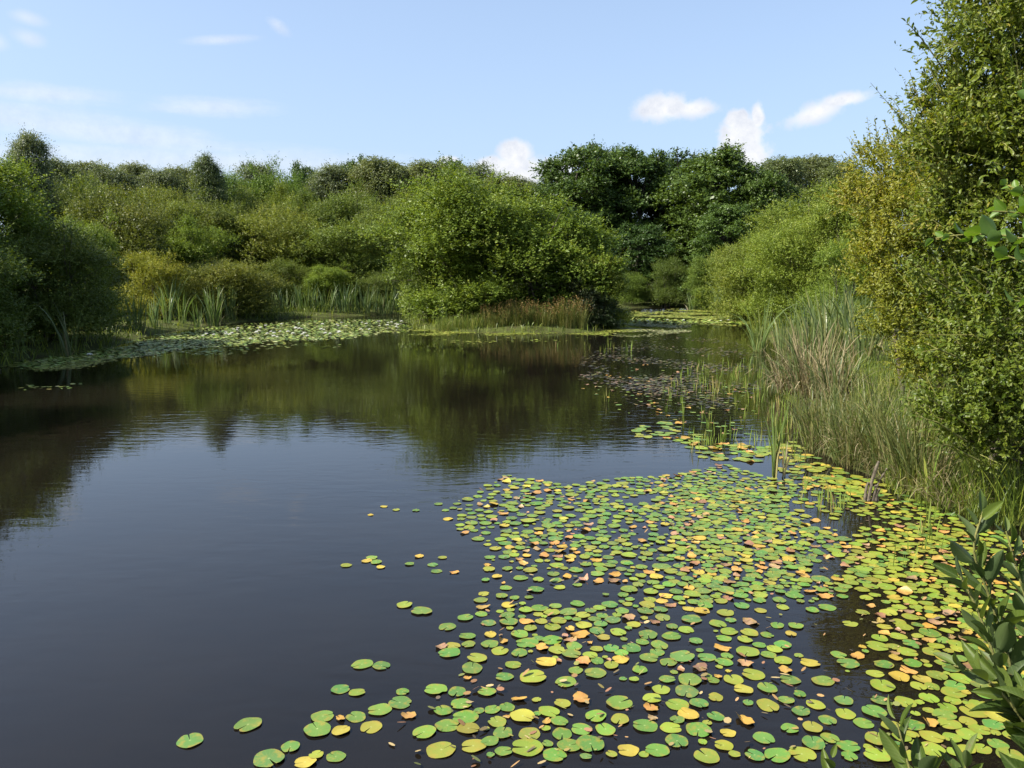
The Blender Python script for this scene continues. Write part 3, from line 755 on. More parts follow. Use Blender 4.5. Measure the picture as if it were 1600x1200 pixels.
# left bank cattails
for (px, py, hp, n, wpx), lb in zip([(215, 522, 52, 46, 26), (262, 513, 52, 22, 9), (285, 511, 40, 18, 8), (310, 513, 40, 14, 6), (272, 508, 66, 26, 10), (335, 508, 52, 60, 20), (362, 503, 44, 34, 16), (240, 517, 44, 26, 12)],
        ['low leaning grassy cattail clump, first of the left-bank cattails from the dark shade', 'slim upright cattail clump with a blunt fan of leaves on the left bank', 'short cattail clump right of the tallest left-bank cattail', 'thin two-stemmed cattail just left of the thickest left-bank clump',
         'tallest cattail clump of the left bank, in front of the yellowish bush', 'thickest pale green cattail clump of the left bank', 'leaning cattail clump right of the thickest left-bank clump', 'short dense cattail clump in front of the yellowish bush, left of the tallest']):
    x, y = pxg(px, py); h = hp * y / FPX
    clump('cattail_clump', lb, 'cattail', x, y, [('blades', M_CATTAIL, dict(n=n, sx=wpx * y / FPX * .5, sy=.3, h=h, w=.045, lean=.12, bend=.3, hv=.22)), ('dry_blades', M_STRAW, dict(n=max(3, n // 7), sx=wpx * y / FPX * .6, sy=.3, h=h * .5, w=.03, lean=.3, bend=.7))], tint=(.88, 1.02, .9))
# the row of irises behind the lily carpet
for i, (px, hp, n) in enumerate([(412, 30, 40), (442, 36, 40), (478, 44, 60), (508, 38, 46), (540, 44, 60), (572, 42, 56), (602, 40, 60), (628, 38, 44)]):
    x, y = pxg(px, 494 - i * .4); h = hp * y / FPX
    lb = ['shaded iris clump, leftmost of the row behind the lily carpet', 'second iris clump from the left behind the lily carpet, half in shade', 'fan of tall iris leaves, third in the row from the left', 'shorter iris clump, fourth in the row behind the lily carpet',
          'tall pale iris clump, fifth in the row behind the lily carpet', 'upright iris clump, sixth in the row, before the deep shade', 'dense blue-green iris clump, second from the right end of its row', 'iris clump at the right end of the row, touching the island'][i]
    clump('iris_clump', lb, 'iris', x, y, [('blades', M_CATTAIL, dict(n=n, sx=.65, sy=.35, h=h * .82, w=.05, lean=.16, bend=.25, hv=.28)), ('dry_blades', M_STRAW, dict(n=6, sx=.7, sy=.4, h=h * .45, w=.03, lean=.35, bend=.6))], tint=(.85, .98, .95))
# island front: rushes with brown heads
for i, (px, hp, n, wpx) in enumerate([(700, 20, 420, 36), (735, 24, 420, 36), (775, 33, 520, 34), (812, 38, 560, 34), (848, 34, 540, 34), (885, 41, 560, 30), (908, 38, 170, 14)]):
    x, y = pxg(px, 517); h = hp * y / FPX
    lb = ['low green rush tuft, leftmost on the island shore', 'low green rush tuft, second on the island shore, before the brown heads begin', 'leftmost rush clump with brown seed heads on the island shore', 'rush clump with brown seed heads left of the middle of the island shore', 'rush clump with brown seed heads at the middle of its row', 'tallest rush clump with reddish brown heads near the right of the island shore', 'narrow reddish rush tuft beside the dark gorse'][i]
    parts = [('stems', M_RUSH, dict(n=n, sx=wpx * y / FPX * .55, sy=.55, h=h * .92, w=.014, lean=.11, bend=.22, hv=.3, seg=3))]
    if i > 1: parts.append(('seed_heads', M_SEED, dict(n=n // 4, sx=wpx * y / FPX * .6, sy=.5, h=h * .95, w=.01, lean=.1, bend=.15, hv=.22, seg=3, seeds=(5, .16, .075))))
    clump('rush_clump', lb, 'rush', x, y, parts, tint=(1.05, 1.05, .8) if i > 1 else (1.1, 1.25, .8), z=0)
for (px, py, hp), lb in zip([(648, 500, 36), (695, 512, 34), (731, 508, 36)], ['drooping blue-green flag iris at the left end of the island', 'single pale flag iris standing among low rushes on the island', 'thin dark flag iris left of the brown-headed rushes']):
    x, y = pxg(px, py); h = hp * y / FPX
    clump('flag_iris', lb, 'iris', x, y, [('blades', M_CATTAIL, dict(n=12, sx=.16, sy=.16, h=h, w=.05, lean=.14, bend=.2))], tint=(1.1, 1.2, 1.2))
# far end of the inlet
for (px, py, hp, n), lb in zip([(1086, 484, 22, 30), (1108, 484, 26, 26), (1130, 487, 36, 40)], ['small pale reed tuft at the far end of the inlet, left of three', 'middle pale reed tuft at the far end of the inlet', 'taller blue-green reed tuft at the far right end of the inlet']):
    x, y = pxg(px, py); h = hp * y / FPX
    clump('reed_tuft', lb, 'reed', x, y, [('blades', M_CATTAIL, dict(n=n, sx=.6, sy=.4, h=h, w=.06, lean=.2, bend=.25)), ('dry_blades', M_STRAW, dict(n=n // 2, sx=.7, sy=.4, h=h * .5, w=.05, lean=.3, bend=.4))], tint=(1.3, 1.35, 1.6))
# right bank: lone cattail in the water, the stand, the straw tussock
x, y = pxg(1186, 549)
clump('cattail_clump', 'lone cattail fan standing in the water left of the right-bank stand', 'cattail', x, y, [('blades', M_CATTAIL, dict(n=34, sx=.22, sy=.2, h=1.55, w=.035, lean=.2, bend=.35)), ('dry_blades', M_STRAW, dict(n=16, sx=.3, sy=.25, h=.55, w=.025, lean=.5, bend=.9))], tint=(1.1, 1.2, .95))
for i, (px, py, hp, n, wpx) in enumerate([(1232, 556, 62, 44, 36), (1262, 565, 82, 64, 40), (1300, 575, 98, 76, 42), (1342, 585, 102, 64, 40), (1290, 545, 66, 56, 60), (1352, 560, 88, 44, 40)]):
    x, y = pxg(px, py); h = hp * y / FPX
    lb = ['short sparse cattail clump at the left end of the right-bank stand', 'cattail clump with leaning leaves, second from the left of the right-bank stand', 'tall cattail clump at the middle of the right-bank stand', 'tall broad-leaved cattail clump at the right end of the stand, by the golden willow', 'hazy cattail clump at the back of the right-bank stand', 'cattail clump behind the right end of the stand, under the golden willow'][i]
    clump('cattail_clump', lb, 'cattail', x, y, [('blades', M_CATTAIL, dict(n=n, sx=wpx * y / FPX * .5, sy=.6, h=h, w=.04, lean=.13, bend=.32, hv=.24)), ('dry_blades', M_STRAW, dict(n=n // 2, sx=wpx * y / FPX * .55, sy=.6, h=h * .5, w=.022, lean=.3, bend=.9, hv=.4))], tint=(1.05, 1.05, .95))
for i, (px, py, hp, n) in enumerate([(1238, 618, 56, 150), (1268, 628, 80, 170), (1305, 640, 60, 110)]):
    x, y = pxg(px, py); h = hp * y / FPX
    lb = ['straw-brown collapsed sedge tussock at the water below the cattail stand', 'tallest straw-brown sedge tussock with long dry leaves bending to the left', 'brown and green sedge tussock behind the tall rushes of the right bank'][i]
    clump('sedge_tussock', lb, 'sedge', x, y, [('dry_blades', M_STRAW, [dict(n=n, sx=.35, sy=.35, h=h, w=.014, lean=.35, bend=1.0, hv=.35), dict(n=n // 3, sx=.3, sy=.3, h=h * 1.15, w=.02, lean=.15, bend=.35)]), ('blades', M_CATTAIL, dict(n=50 + 20 * i, sx=.35, sy=.3, h=h * 1.15, w=.022, lean=.25, bend=.5, dirb=(-.5, -.1)))])
for i, (px, py, hp, n, wpx) in enumerate([(1262, 668, 46, 130, 40), (1292, 705, 84, 220, 60), (1345, 728, 104, 270, 66), (1392, 745, 118, 270, 62), (1432, 768, 128, 240, 56), (1330, 680, 74, 210, 70), (1400, 690, 88, 210, 60)]):
    x, y = pxg(px, py); h = hp * y / FPX
    lb = ['short grassy rush clump at the left of the right-bank rushes', 'fine brownish rush clump at the water, left part of the tall rushes', 'tall fine-stemmed rush clump behind the broken stump', 'tall green rush clump right behind the broken stump', 'tall tangled rush clump beside the near willow', 'brownish rush clump in the back row below the cattail stand', 'green rush clump in the back row under the golden willow'][i]
    clump('rush_clump', lb, 'rush', x, y, [('stems', M_RUSH, [dict(n=n, sx=wpx * y / FPX * .5, sy=.4, h=h * .95, w=.0105, lean=.2, bend=.5, hv=.42, seg=5), dict(n=n // 2, sx=wpx * y / FPX * .6, sy=.5, h=h * .6, w=.012, lean=.4, bend=.9, hv=.3, seg=5)]), ('dry_stems', M_STRAW, dict(n=int(n * .26), sx=wpx * y / FPX * .55, sy=.4, h=h * .75, w=.009, lean=.3, bend=.9, hv=.35))], z=0)
x, y = pxg(1210, 747)
clump('lone_cattail', 'single cattail stem with brown sheath standing in the pads in front of the rushes', 'cattail', x, y, [('blades', M_CATTAIL, dict(n=9, sx=.03, sy=.03, h=.84, w=.024, lean=.05, bend=.16, hv=.2, zoff=.02)), ('dry_sheath', M_STRAW, dict(n=14, sx=.03, sy=.03, h=.42, w=.024, lean=.03, bend=.05, hv=.15))], z=0, tint=(1.2, 1.3, 1.0))
x, y = pxg(1228, 747)
clump('dead_leaf_stalk', 'dry curved leaf bent up out of the water right of the single cattail stem', 'dead stalk', x, y, [('dry_blades', M_STRAW, dict(n=4, sx=.08, sy=.05, h=.38, w=.018, lean=.35, bend=.8, dirb=(1, 0)))], z=0)
x, y = pxg(1450, 785)
clump('flag_iris', 'bright yellow-green flag iris with a few straight leaves below the near willow', 'iris', x, y, [('blades', M_CATTAIL, dict(n=8, sx=.05, sy=.05, h=.5, w=.026, lean=.2, bend=.1, hv=.18))], tint=(1.7, 1.8, .9), z=.02)
x, y = pxg(1490, 792)
clump('straw_tuft', 'tuft of bent straw lying on the bank under the near willow', 'dry grass', x, y, [('dry_blades', M_STRAW, dict(n=150, sx=.3, sy=.25, h=.42, w=.008, lean=.7, bend=.8, dirb=(-.7, -.2))), ('blades', M_GRASS, dict(n=90, sx=.35, sy=.25, h=.35, w=.009, lean=.3, bend=.5))])
x, y = pxg(1590, 815)
clump('grass_tuft', 'tall loose green grass at the right edge under the near willow', 'grass tuft', x, y, [('blades', M_GRASS, dict(n=190, sx=.45, sy=.4, h=.75, w=.009, lean=.25, bend=.5))], z=.05)
# broken stump
x, y = pxg(1355, 782)
st = thing('broken_stump', 'grey-brown splintered dead stump leaning out of the pads before the tall rushes', 'stump', (x, y, 0))
a = Acc()
for (dx, tx, tz, rr) in ((0, .10, .44, .020), (.035, .16, .36, .015), (-.03, .03, .20, .017), (.08, .05, .13, .02), (.13, -.05, .17, .012)):
    V, F = tube([(dx, 0, -.1), (dx + tx * .4, .01, tz * .45), (dx + tx * .8, .015, tz * .8), (dx + tx, 0, tz), (dx + tx * 1.02, .004, tz + .012)], [rr * 1.3, rr * .9, rr * 1.0, rr * .7, rr * .25], 7); a.add(V, F)
obj('splinters', a.mesh('stump', M_DEAD), st)

# grass of the banks (nobody could count it)
r = np.random.default_rng(5)
a = Acc()
def belt(n, pxs, pys, h, w, smin, smax):
    px = r.uniform(*pxs, n * 3); py = r.uniform(*pys, n * 3)
    P = np.array([onwater(u, v) for u, v in zip(px, py)]); d = sdist(P)
    P = P[(d > smin) & (d < smax)][:n]
    for q in np.array_split(P, max(1, len(P) // 4000)):
        V, F, rn, _, _ = blades(r, len(q), 0, 0, 0, 0, h, w, lean=.25, bend=.5, seg=3)
        k = len(V) // len(q)
        V = V + np.repeat(np.concatenate([q, gz(q)[:, None]], 1), k, 0)
        a.add(V, F, rn)
belt(2600, (630, 990), (490, 522), .28, .03, -.1, 6)
belt(2600, (0, 640), (486, 575), .35, .03, -.1, 5)
belt(3800, (1090, 1260), (474, 520), .5, .035, -.5, 12)
belt(500, (1190, 1300), (520, 700), .25, .012, -.2, 4)
belt(1500, (350, 645), (485, 501), .4, .035, -.1, 8)
belt(2600, (1330, 1500), (540, 720), .45, .014, .2, 12)
belt(2600, (1380, 1600), (690, 830), .28, .009, -.2, 3)
tag(obj('bank_grass', a.mesh('bank_grass', M_GRASS)), 'short yellow-green grass along the pond banks', 'grass', kind='stuff')
# emergent sprigs in the shallow right side
a = Acc()
pts = []
for (cx, cy, sx, sy, n) in ((1140, 590, 45, 22, 90), (1100, 610, 45, 24, 90), (1180, 630, 36, 30, 90), (1150, 690, 60, 22, 60), (1090, 680, 40, 16, 30), (1235, 690, 30, 30, 60), (1040, 620, 60, 30, 30), (930, 545, 50, 8, 24), (1300, 790, 40, 22, 40), (1220, 670, 20, 40, 60), (1450, 840, 40, 20, 16), (1420, 880, 60, 30, 10)):
    for i in range(n):
        pts.append(onwater(cx + r.normal() * sx * .6, cy + r.normal() * sy * .6))
r.shuffle(pts)
for (x, y) in pts[:230]:
    V, F, rn, _, _ = blades(r, 3, x, y, .05, .05, .16 + .004 * y, .009 + .0004 * y, lean=.08, bend=.1, seg=2)
    a.add(V, F, rn)
tag(obj('water_sprigs', a.mesh('water_sprigs', M_SPRIG)), 'small bright green sprigs standing out of the shallow water on the right', 'water plant', kind='stuff')

# ------------------------------------------------------------------ lily pads
m, t, o = newmat('lily_pad')
tint = attr(t, 'tint').outputs['Color']; loc = attr(t, 'loc').outputs['Vector']; rn = attr(t, 'rnd').outputs['Fac']
sx = N(t, 'ShaderNodeSeparateXYZ'); t.links.new(loc, sx.inputs[0])
rad = math_n(t, 'SQRT', math_n(t, 'ADD', math_n(t, 'MULTIPLY', sx.outputs[0], sx.outputs[0]), math_n(t, 'MULTIPLY', sx.outputs[1], sx.outputs[1])))
ang = math_n(t, 'ARCTAN2', sx.outputs[1], sx.outputs[0])
vein = math_n(t, 'POWER', math_n(t, 'ABSOLUTE', math_n(t, 'SINE', math_n(t, 'MULTIPLY', ang, 9.0))), 14.0)
vein = math_n(t, 'MULTIPLY', vein, math_n(t, 'SUBTRACT', 1.0, rad))
offs = N(t, 'ShaderNodeVectorMath', operation='ADD'); t.links.new(loc, offs.inputs[0])
cmb = N(t, 'ShaderNodeCombineXYZ'); t.links.new(math_n(t, 'MULTIPLY', rn, 60.0), cmb.inputs[2]); t.links.new(cmb.outputs[0], offs.inputs[1])
pn = noise(t, 1.6, 5, .65, offs.outputs[0])
blot = N(t, 'ShaderNodeMapRange'); t.links.new(math_n(t, 'MULTIPLY_ADD', rad, .16, pn), blot.inputs['Value'])
blot.inputs['From Min'].default_value = .60; blot.inputs['From Max'].default_value = .74
def mixc_(fac, A, B, bt='MIX'):
    mx = N(t, 'ShaderNodeMix', data_type='RGBA', blend_type=bt)
    if isinstance(fac, (int, float)): mx.inputs['Factor'].default_value = fac
    else: t.links.new(fac, mx.inputs['Factor'])
    for k, v in (('A', A), ('B', B)):
        if isinstance(v, tuple): mx.inputs[k].default_value = (*v, 1)
        else: t.links.new(v, mx.inputs[k])
    return mx.outputs['Result']
c = mixc_(math_n(t, 'MULTIPLY', vein, .35), tint, (.30, .36, .10))
c = mixc_(math_n(t, 'MULTIPLY', blot.outputs[0], .6), c, (.30, .23, .03))
edge = N(t, 'ShaderNodeMapRange'); t.links.new(math_n(t, 'MULTIPLY_ADD', math_n(t, 'SUBTRACT', pn, .5), 1.1, rad), edge.inputs['Value'])
edge.inputs['From Min'].default_value = .93; edge.inputs['From Max'].default_value = 1.1
c = mixc_(math_n(t, 'MULTIPLY', edge.outputs[0], .55), c, (.20, .13, .03))
c = mixc_(1.0, c, (.82, .83, .92), 'MULTIPLY')
fine = N(t, 'ShaderNodeMapRange'); t.links.new(noise(t, 7, 3, .6, offs.outputs[0]), fine.inputs['Value'])
fine.inputs['From Min'].default_value = .66; fine.inputs['From Max'].default_value = .72
c = mixc_(math_n(t, 'MULTIPLY', fine.outputs[0], .5), c, (.16, .09, .03))
ctr = N(t, 'ShaderNodeMapRange'); t.links.new(rad, ctr.inputs['Value']); ctr.inputs['From Min'].default_value = .10; ctr.inputs['From Max'].default_value = .03
c = mixc_(math_n(t, 'MULTIPLY', ctr.outputs[0], .6), c, (.34, .38, .14))
b = N(t, 'ShaderNodeBsdfPrincipled'); t.links.new(c, b.inputs['Base Color'])
b.inputs['Roughness'].default_value = .5; b.inputs['Specular IOR Level'].default_value = .4
bp = N(t, 'ShaderNodeBump'); bp.inputs['Strength'].default_value = .35; bp.inputs['Distance'].default_value = .004
t.links.new(pn, bp.inputs['Height']); t.links.new(bp.outputs[0], b.inputs['Normal'])
t.links.new(b.outputs[0], o.inputs['Surface'])
M_PAD = m

PADC = {'green': [(.105, .200, .028), (.125, .215, .030), (.085, .185, .034)], 'yellow-green': [(.190, .250, .024), (.220, .255, .026)],
        'yellow': [(.36, .285, .035), (.42, .31, .04)], 'orange': [(.46, .255, .045), (.44, .235, .055)], 'brown': [(.25, .13, .06), (.36, .20, .10)]}
def pad_geo(rad, colour, r, z=0.0):
    """one pad at the origin: notched oval disc with a wavy rim; returns V, F, loc, tint"""
    n, rings = 26, 3
    notch = .035 + .10 * r.random() ** 1.5
    th = np.linspace(notch, 2 * math.pi - notch, n)
    asp = .84 + .12 * r.random()
    rot = r.random() * 6.283
    curl = {'green': .03, 'yellow-green': .035, 'yellow': .07, 'orange': .16, 'brown': .2}[colour]
    ph = r.random(3) * 6.28
    bite = r.uniform(.6, 5.6) if r.random() < .22 else 0
    bw = r.uniform(.06, .2)
    V = [(0.04, 0, 0)]; L = [(0.0, 0, 0)]
    for k in range(1, rings + 1):
        f = k / rings
        ed = 1 + (.03 if k == rings else 0) * np.sin(th * 5 + ph[0]) - .22 * np.exp(-((np.minimum(th, 2 * math.pi - th) - notch) / .16) ** 2) * f * .6
        if colour in ('orange', 'brown'): ed = ed * (1 + .13 * np.sin(th * 2 + ph[1]) * f + .08 * np.sin(th * 7 + ph[2]) * f)
        if bite: ed = ed * (1 - .3 * f * f * np.exp(-((th - bite) / bw) ** 2))
        x, y = f * ed * np.cos(th), f * ed * np.sin(th) * asp
        zz = curl * f ** 3 * (.35 + np.sin(th * 2 + ph[1]) * .8 + np.sin(th * 3 + ph[2]) * .5)
        zz = np.maximum(zz, -.02)
        V += list(zip(x, y, zz)); L += list(zip(x, y, zz * 0))
    V = np.array(V) * rad; L = np.array(L)
    F3 = [(0, 1 + j, 2 + j) for j in range(n - 1)]
    F4 = []
    for k in range(rings - 1):
        a_ = 1 + k * n
        F4 += [(a_ + j, a_ + n + j, a_ + n + j + 1, a_ + j + 1) for j in range(n - 1)]
    if colour in ('orange', 'brown', 'yellow') and r.random() < (.3 if colour != 'yellow' else .06):     # one side folded up
        k0 = .15 + .4 * r.random(); s = V[:, 1] - k0 * rad
        up = s > 0
        V[up, 2] += s[up] * (.35 + .3 * r.random()); V[up, 1] -= s[up] * .6
    tilt = r.normal(size=2) * .02
    V[:, 2] += V[:, 0] * tilt[0] + V[:, 1] * tilt[1]
    V[:, 2] -= min(0, V[:, 2].min() + .002)
    cr, sr = math.cos(rot), math.sin(rot)
    V = np.stack([V[:, 0] * cr - V[:, 1] * sr, V[:, 0] * sr + V[:, 1] * cr, V[:, 2] + z], 1)
    pal = PADC[colour]; c = np.array(pal[r.integers(len(pal))]) * (.85 + .3 * r.random()) * (1 + .08 * r.normal(size=3))
    T = np.tile(np.array([*np.clip(c, .01, .8), 1]), (len(V), 1))
    return V, [np.array(F3), np.array(F4)], L, T

r = np.random.default_rng(77)
G, YG, Yw, O_, B_ = 'green', 'yellow-green', 'yellow', 'orange', 'brown'
# the loners and the ragged left front of the mat, one by one
HAND = [(297, 1158, 40, G, 'leftmost green pad, floating alone near the bottom left'), (388, 1133, 42, G, 'round green pad floating alone, second from the left'),
 (541, 884, 18, YG, 'small yellowish pad left of the little group of four in open water'), (581, 872, 18, G, 'top green pad of the little group of four in open water'), (573, 877, 17, Yw, 'yellow pad at the left of the little group of four'), (588, 879, 18, G, 'lower green pad of the little group of four'), (595, 887, 14, Yw, 'small golden pad below the little group of four'),
 (632, 946, 25, YG, 'yellow-green pad left of a larger green one in open water'), (659, 956, 33, G, 'large green pad right beside a yellow-green one in open water'), (699, 980, 29, G, 'green pad just below and right of the pair in open water'),
 (566, 1039, 34, G, 'left pad of the touching green pair in open water'), (596, 1041, 28, G, 'right pad of the touching green pair in open water'), (532, 1078, 28, G, 'green pad joined to a yellowish one, left of the mat'), (558, 1083, 25, YG, 'yellowish pad joined to a green one, left of the mat'),
 (504, 1121, 34, G, 'upper left pad of the front cluster of five'), (496, 1141, 43, G, 'big green pad at the left of the front cluster of five'), (533, 1143, 28, Yw, 'yellow pad at the middle of the front cluster of five'), (532, 1124, 15, O_, 'small curled golden pad in the front cluster'), (556, 1121, 32, G, 'round green pad at the right of the front cluster of five'), (580, 1137, 33, YG, 'yellow-green pad right of the front cluster of five'),
 (593, 1110, 36, G, 'left of two long green pads slanting up to the right'), (625, 1099, 36, G, 'right of two long green pads slanting up to the right'), (629, 1082, 20, G, 'small green pad above the slanting pair'),
 (454, 1168, 30, G, 'green pad on the bottom left above a larger one'), (420, 1187, 46, G, 'large green pad at the bottom edge, left of the mat'), (494, 1181, 22, YG, 'small yellow-green pad near the bottom edge above a yellow one'), (477, 1193, 32, Yw, 'yellow pad cut by the bottom edge at the left'), (525, 1183, 29, G, 'green pad at the bottom edge right of the yellow one'),
 (579, 805, 10, Yw, 'tiny yellow pad farthest left on the blue water'), (600, 792, 12, Yw, 'tiny yellow pad next to the farthest left one'), (619, 797, 12, YG, 'small yellowish pad, third from the left on the blue water'), (650, 798, 13, G, 'small green pad left of the upper mat'), (685, 788, 14, G, 'small green pad at the upper left end of the mat'),
 (691, 872, 15, YG, 'pale pad left of the middle mat'), (655, 870, 15, Yw, 'yellow pad outlying left of the middle mat'), (640, 882, 15, G, 'small green pad outlying left of the middle mat'), (676, 883, 17, G, 'green pad above a longer one, left of the middle mat'), (682, 893, 18, G, 'flat green pad below another, left of the middle mat'), (710, 895, 14, O_, 'orange pad left of the middle mat'),
 (690, 1011, 18, B_, 'curled brown pad at the left tip of the front mat'), (708, 1010, 24, YG, 'yellow-green pad right beside the curled brown one'), (702, 1021, 34, G, 'long green pad below the curled brown one'), (730, 995, 26, G, 'round green pad above the curled brown one'), (732, 1008, 22, G, 'green pad right of the curled brown one'),
 (727, 966, 25, G, 'green pad by itself left of the yellow-centred mat'), (752, 960, 20, G, 'small green pad right of the solitary green pad'), (763, 974, 24, G, 'round green pad above a yellow one in the middle mat'), (766, 992, 21, Yw, 'yellow pad beneath a round green one in the middle mat')]
PADS = []     # x, y, radius, colour, label
for (px, py, w, c, lb) in HAND:
    x, y = onwater(px, py); PADS.append((x, y, w * math.hypot(y, CAM_H) / FPX / 2 * .98, c, lb))
def inpoly(P, poly):
    poly = np.asarray(poly, float); ins = np.zeros(len(P), bool)
    for a_, b_ in zip(poly, np.roll(poly, -1, 0)):
        ins ^= ((a_[1] > P[:, 1]) != (b_[1] > P[:, 1])) & (P[:, 0] < (b_[0] - a_[0]) * (P[:, 1] - a_[1]) / (b_[1] - a_[1] + 1e-12) + a_[0])
    return ins
def topx(P):
    """photograph pixel of water points, to read the zone they lie in"""
    x, y = P[:, 0], P[:, 1]
    z = -CAM_H
    f = y * CP - z * SP; u = y * SP + z * CP
    return np.stack([800 + FPX * x / f, 600 - FPX * u / f], 1)
Z_MAIN = [(735, 775), (790, 742), (880, 758), (960, 748), (1060, 742), (1130, 725), (1215, 750), (1300, 742), (1420, 775), (1500, 810), (1640, 860), (1750, 1230), (600, 1230), (615, 1130), (690, 1060), (760, 1010), (745, 920), (770, 860), (700, 820), (690, 785)]
Z_EDGE = [(1240, 690), (1300, 730), (1420, 768), (1330, 775), (1230, 745), (1180, 700)]
Z_MID = [(990, 665), (1060, 655), (1110, 690), (1200, 700), (1180, 725), (1090, 715), (1060, 690), (1000, 685)]
Z_FAR = [(900, 610), (960, 575), (1080, 560), (1160, 600), (1190, 650), (1160, 690), (1060, 660), (960, 650)]
HOLES = [((1310, 985), 62, 42, .97), ((1350, 935), 48, 20, .7), ((1210, 960), 90, 34, .72), ((900, 1080), 85, 42, .8), ((960, 1140), 60, 40, .6), ((790, 910), 70, 24, .8), ((890, 930), 70, 22, .8), ((1290, 890), 30, 16, .9), ((1330, 820), 60, 18, .9), ((1270, 790), 40, 26, .7), ((1370, 1080), 60, 60, .75), ((1180, 1100), 90, 60, .3), ((1000, 830), 50, 12, .5), ((780, 1060), 40, 30, .55), ((950, 1000), 60, 20, .55), ((1060, 990), 60, 40, .4), ((850, 800), 50, 10, .6), ((1000, 1060), 50, 34, .5), ((1280, 1060), 50, 80, .5), ((1000, 780), 60, 9, .75)]
DENSE = [((1180, 850), 130, 60), ((920, 1010), 85, 30), ((1450, 900), 120, 70), ((1500, 1060), 120, 120), ((1100, 780), 120, 25), ((820, 1150), 130, 50), ((1180, 920), 120, 30)]
cand = np.stack([r.uniform(-3.2, 7.2, 170000), r.uniform(3.9, 11.4, 170000)], 1)
cpx = topx(cand)
ok = inpoly(cpx, Z_MAIN) & (sdist(cand) < .05)
cand, cpx = cand[ok], cpx[ok]
den = np.full(len(cand), .52)
for (c_, a_, b_) in DENSE: den += .55 * np.exp(-(((cpx[:, 0] - c_[0]) / a_) ** 2 + ((cpx[:, 1] - c_[1]) / b_) ** 2))
for (c_, a_, b_, s_) in HOLES: den *= 1 - s_ * np.exp(-(((cpx[:, 0] - c_[0]) / a_) ** 2 + ((cpx[:, 1] - c_[1]) / b_) ** 2) ** 2)
den *= np.clip((cpx[:, 0] - 560) / 260, .25, 1)
grid = np.array([(q[0], q[1], q[2]) for q in PADS])
keep = [tuple(q) for q in grid]
cells = {}
def cell(x, y): return (int(math.floor(x / .25)), int(math.floor(y / .25)))
for q in keep: cells.setdefault(cell(q[0], q[1]), []).append(q)
SPOT = np.random.default_rng(3).uniform([-2, 4], [7, 11.5], (46, 2))
SPOT = np.concatenate([SPOT, np.array([onwater(*q) for q in ((860, 1000), (900, 1010), (700, 1100), (720, 1080), (840, 860), (880, 875), (1040, 960), (1120, 900), (1180, 870), (1000, 1090), (960, 1100), (780, 1140), (1160, 830), (1240, 850), (930, 830), (1420, 960), (1450, 1010), (1200, 950))])])     # places where the leaves turn early
for (P, pp, d) in zip(cand, cpx, den):
    if r.random() > d * d * .85: continue
    sc = 1.0 if r.random() > .09 else .45
    rad_ = sc * np.clip(r.normal(.056 + .008 * np.clip((pp[1] - 850) / 300, 0, 1), .010), .034, .086)
    lim = .74 if d > .7 else .86 if d > .45 else 1.0
    cx_, cy_ = cell(*P); bad = False
    for ax in (-1, 0, 1):
        for ay in (-1, 0, 1):
            for q in cells.get((cx_ + ax, cy_ + ay), ()):
                if math.hypot(P[0] - q[0], P[1] - q[1]) < (rad_ + q[2]) * lim: bad = True; break
            if bad: break
        if bad: break
    if bad: continue
    cells.setdefault((cx_, cy_), []).append((P[0], P[1], rad_))
    near = np.min(np.linalg.norm(SPOT - P, axis=1))
    u = r.random() - (.16 if near < .35 else 0) - (.08 if pp[0] > 1250 and pp[1] < 1000 else 0)
    c = G if u > .42 else YG if u > .11 else Yw if u > .045 else O_ if u > -.06 else B_
    if c == G and pp[0] > 1330 and r.random() < .55: c = YG
    PADS.append((P[0], P[1], rad_ * (.8 if c in (O_, B_) else 1), c, None))
def scatter(zone, n, rr, mix, lo=.6):
    zone = np.array(zone); mn, mx = zone.min(0), zone.max(0)
    W_ = np.array([onwater(u, v) for u, v in zip(r.uniform(mn[0], mx[0], n * 4), r.uniform(mn[1], mx[1], n * 4))])
    W_ = W_[inpoly(topx(W_), zone)][:n]
    for P in W_:
        PADS.append((P[0], P[1], rr * r.uniform(lo, 1.2), mix[r.integers(len(mix))], None))
scatter(Z_EDGE, 130, .075, [G, YG, YG, YG, Yw])
scatter(Z_MID, 95, .085, [G, G, YG, YG, G, O_])
scatter(Z_FAR, 150, .055, [G, YG, G, YG, G, B_, G, O_, B_], .35)
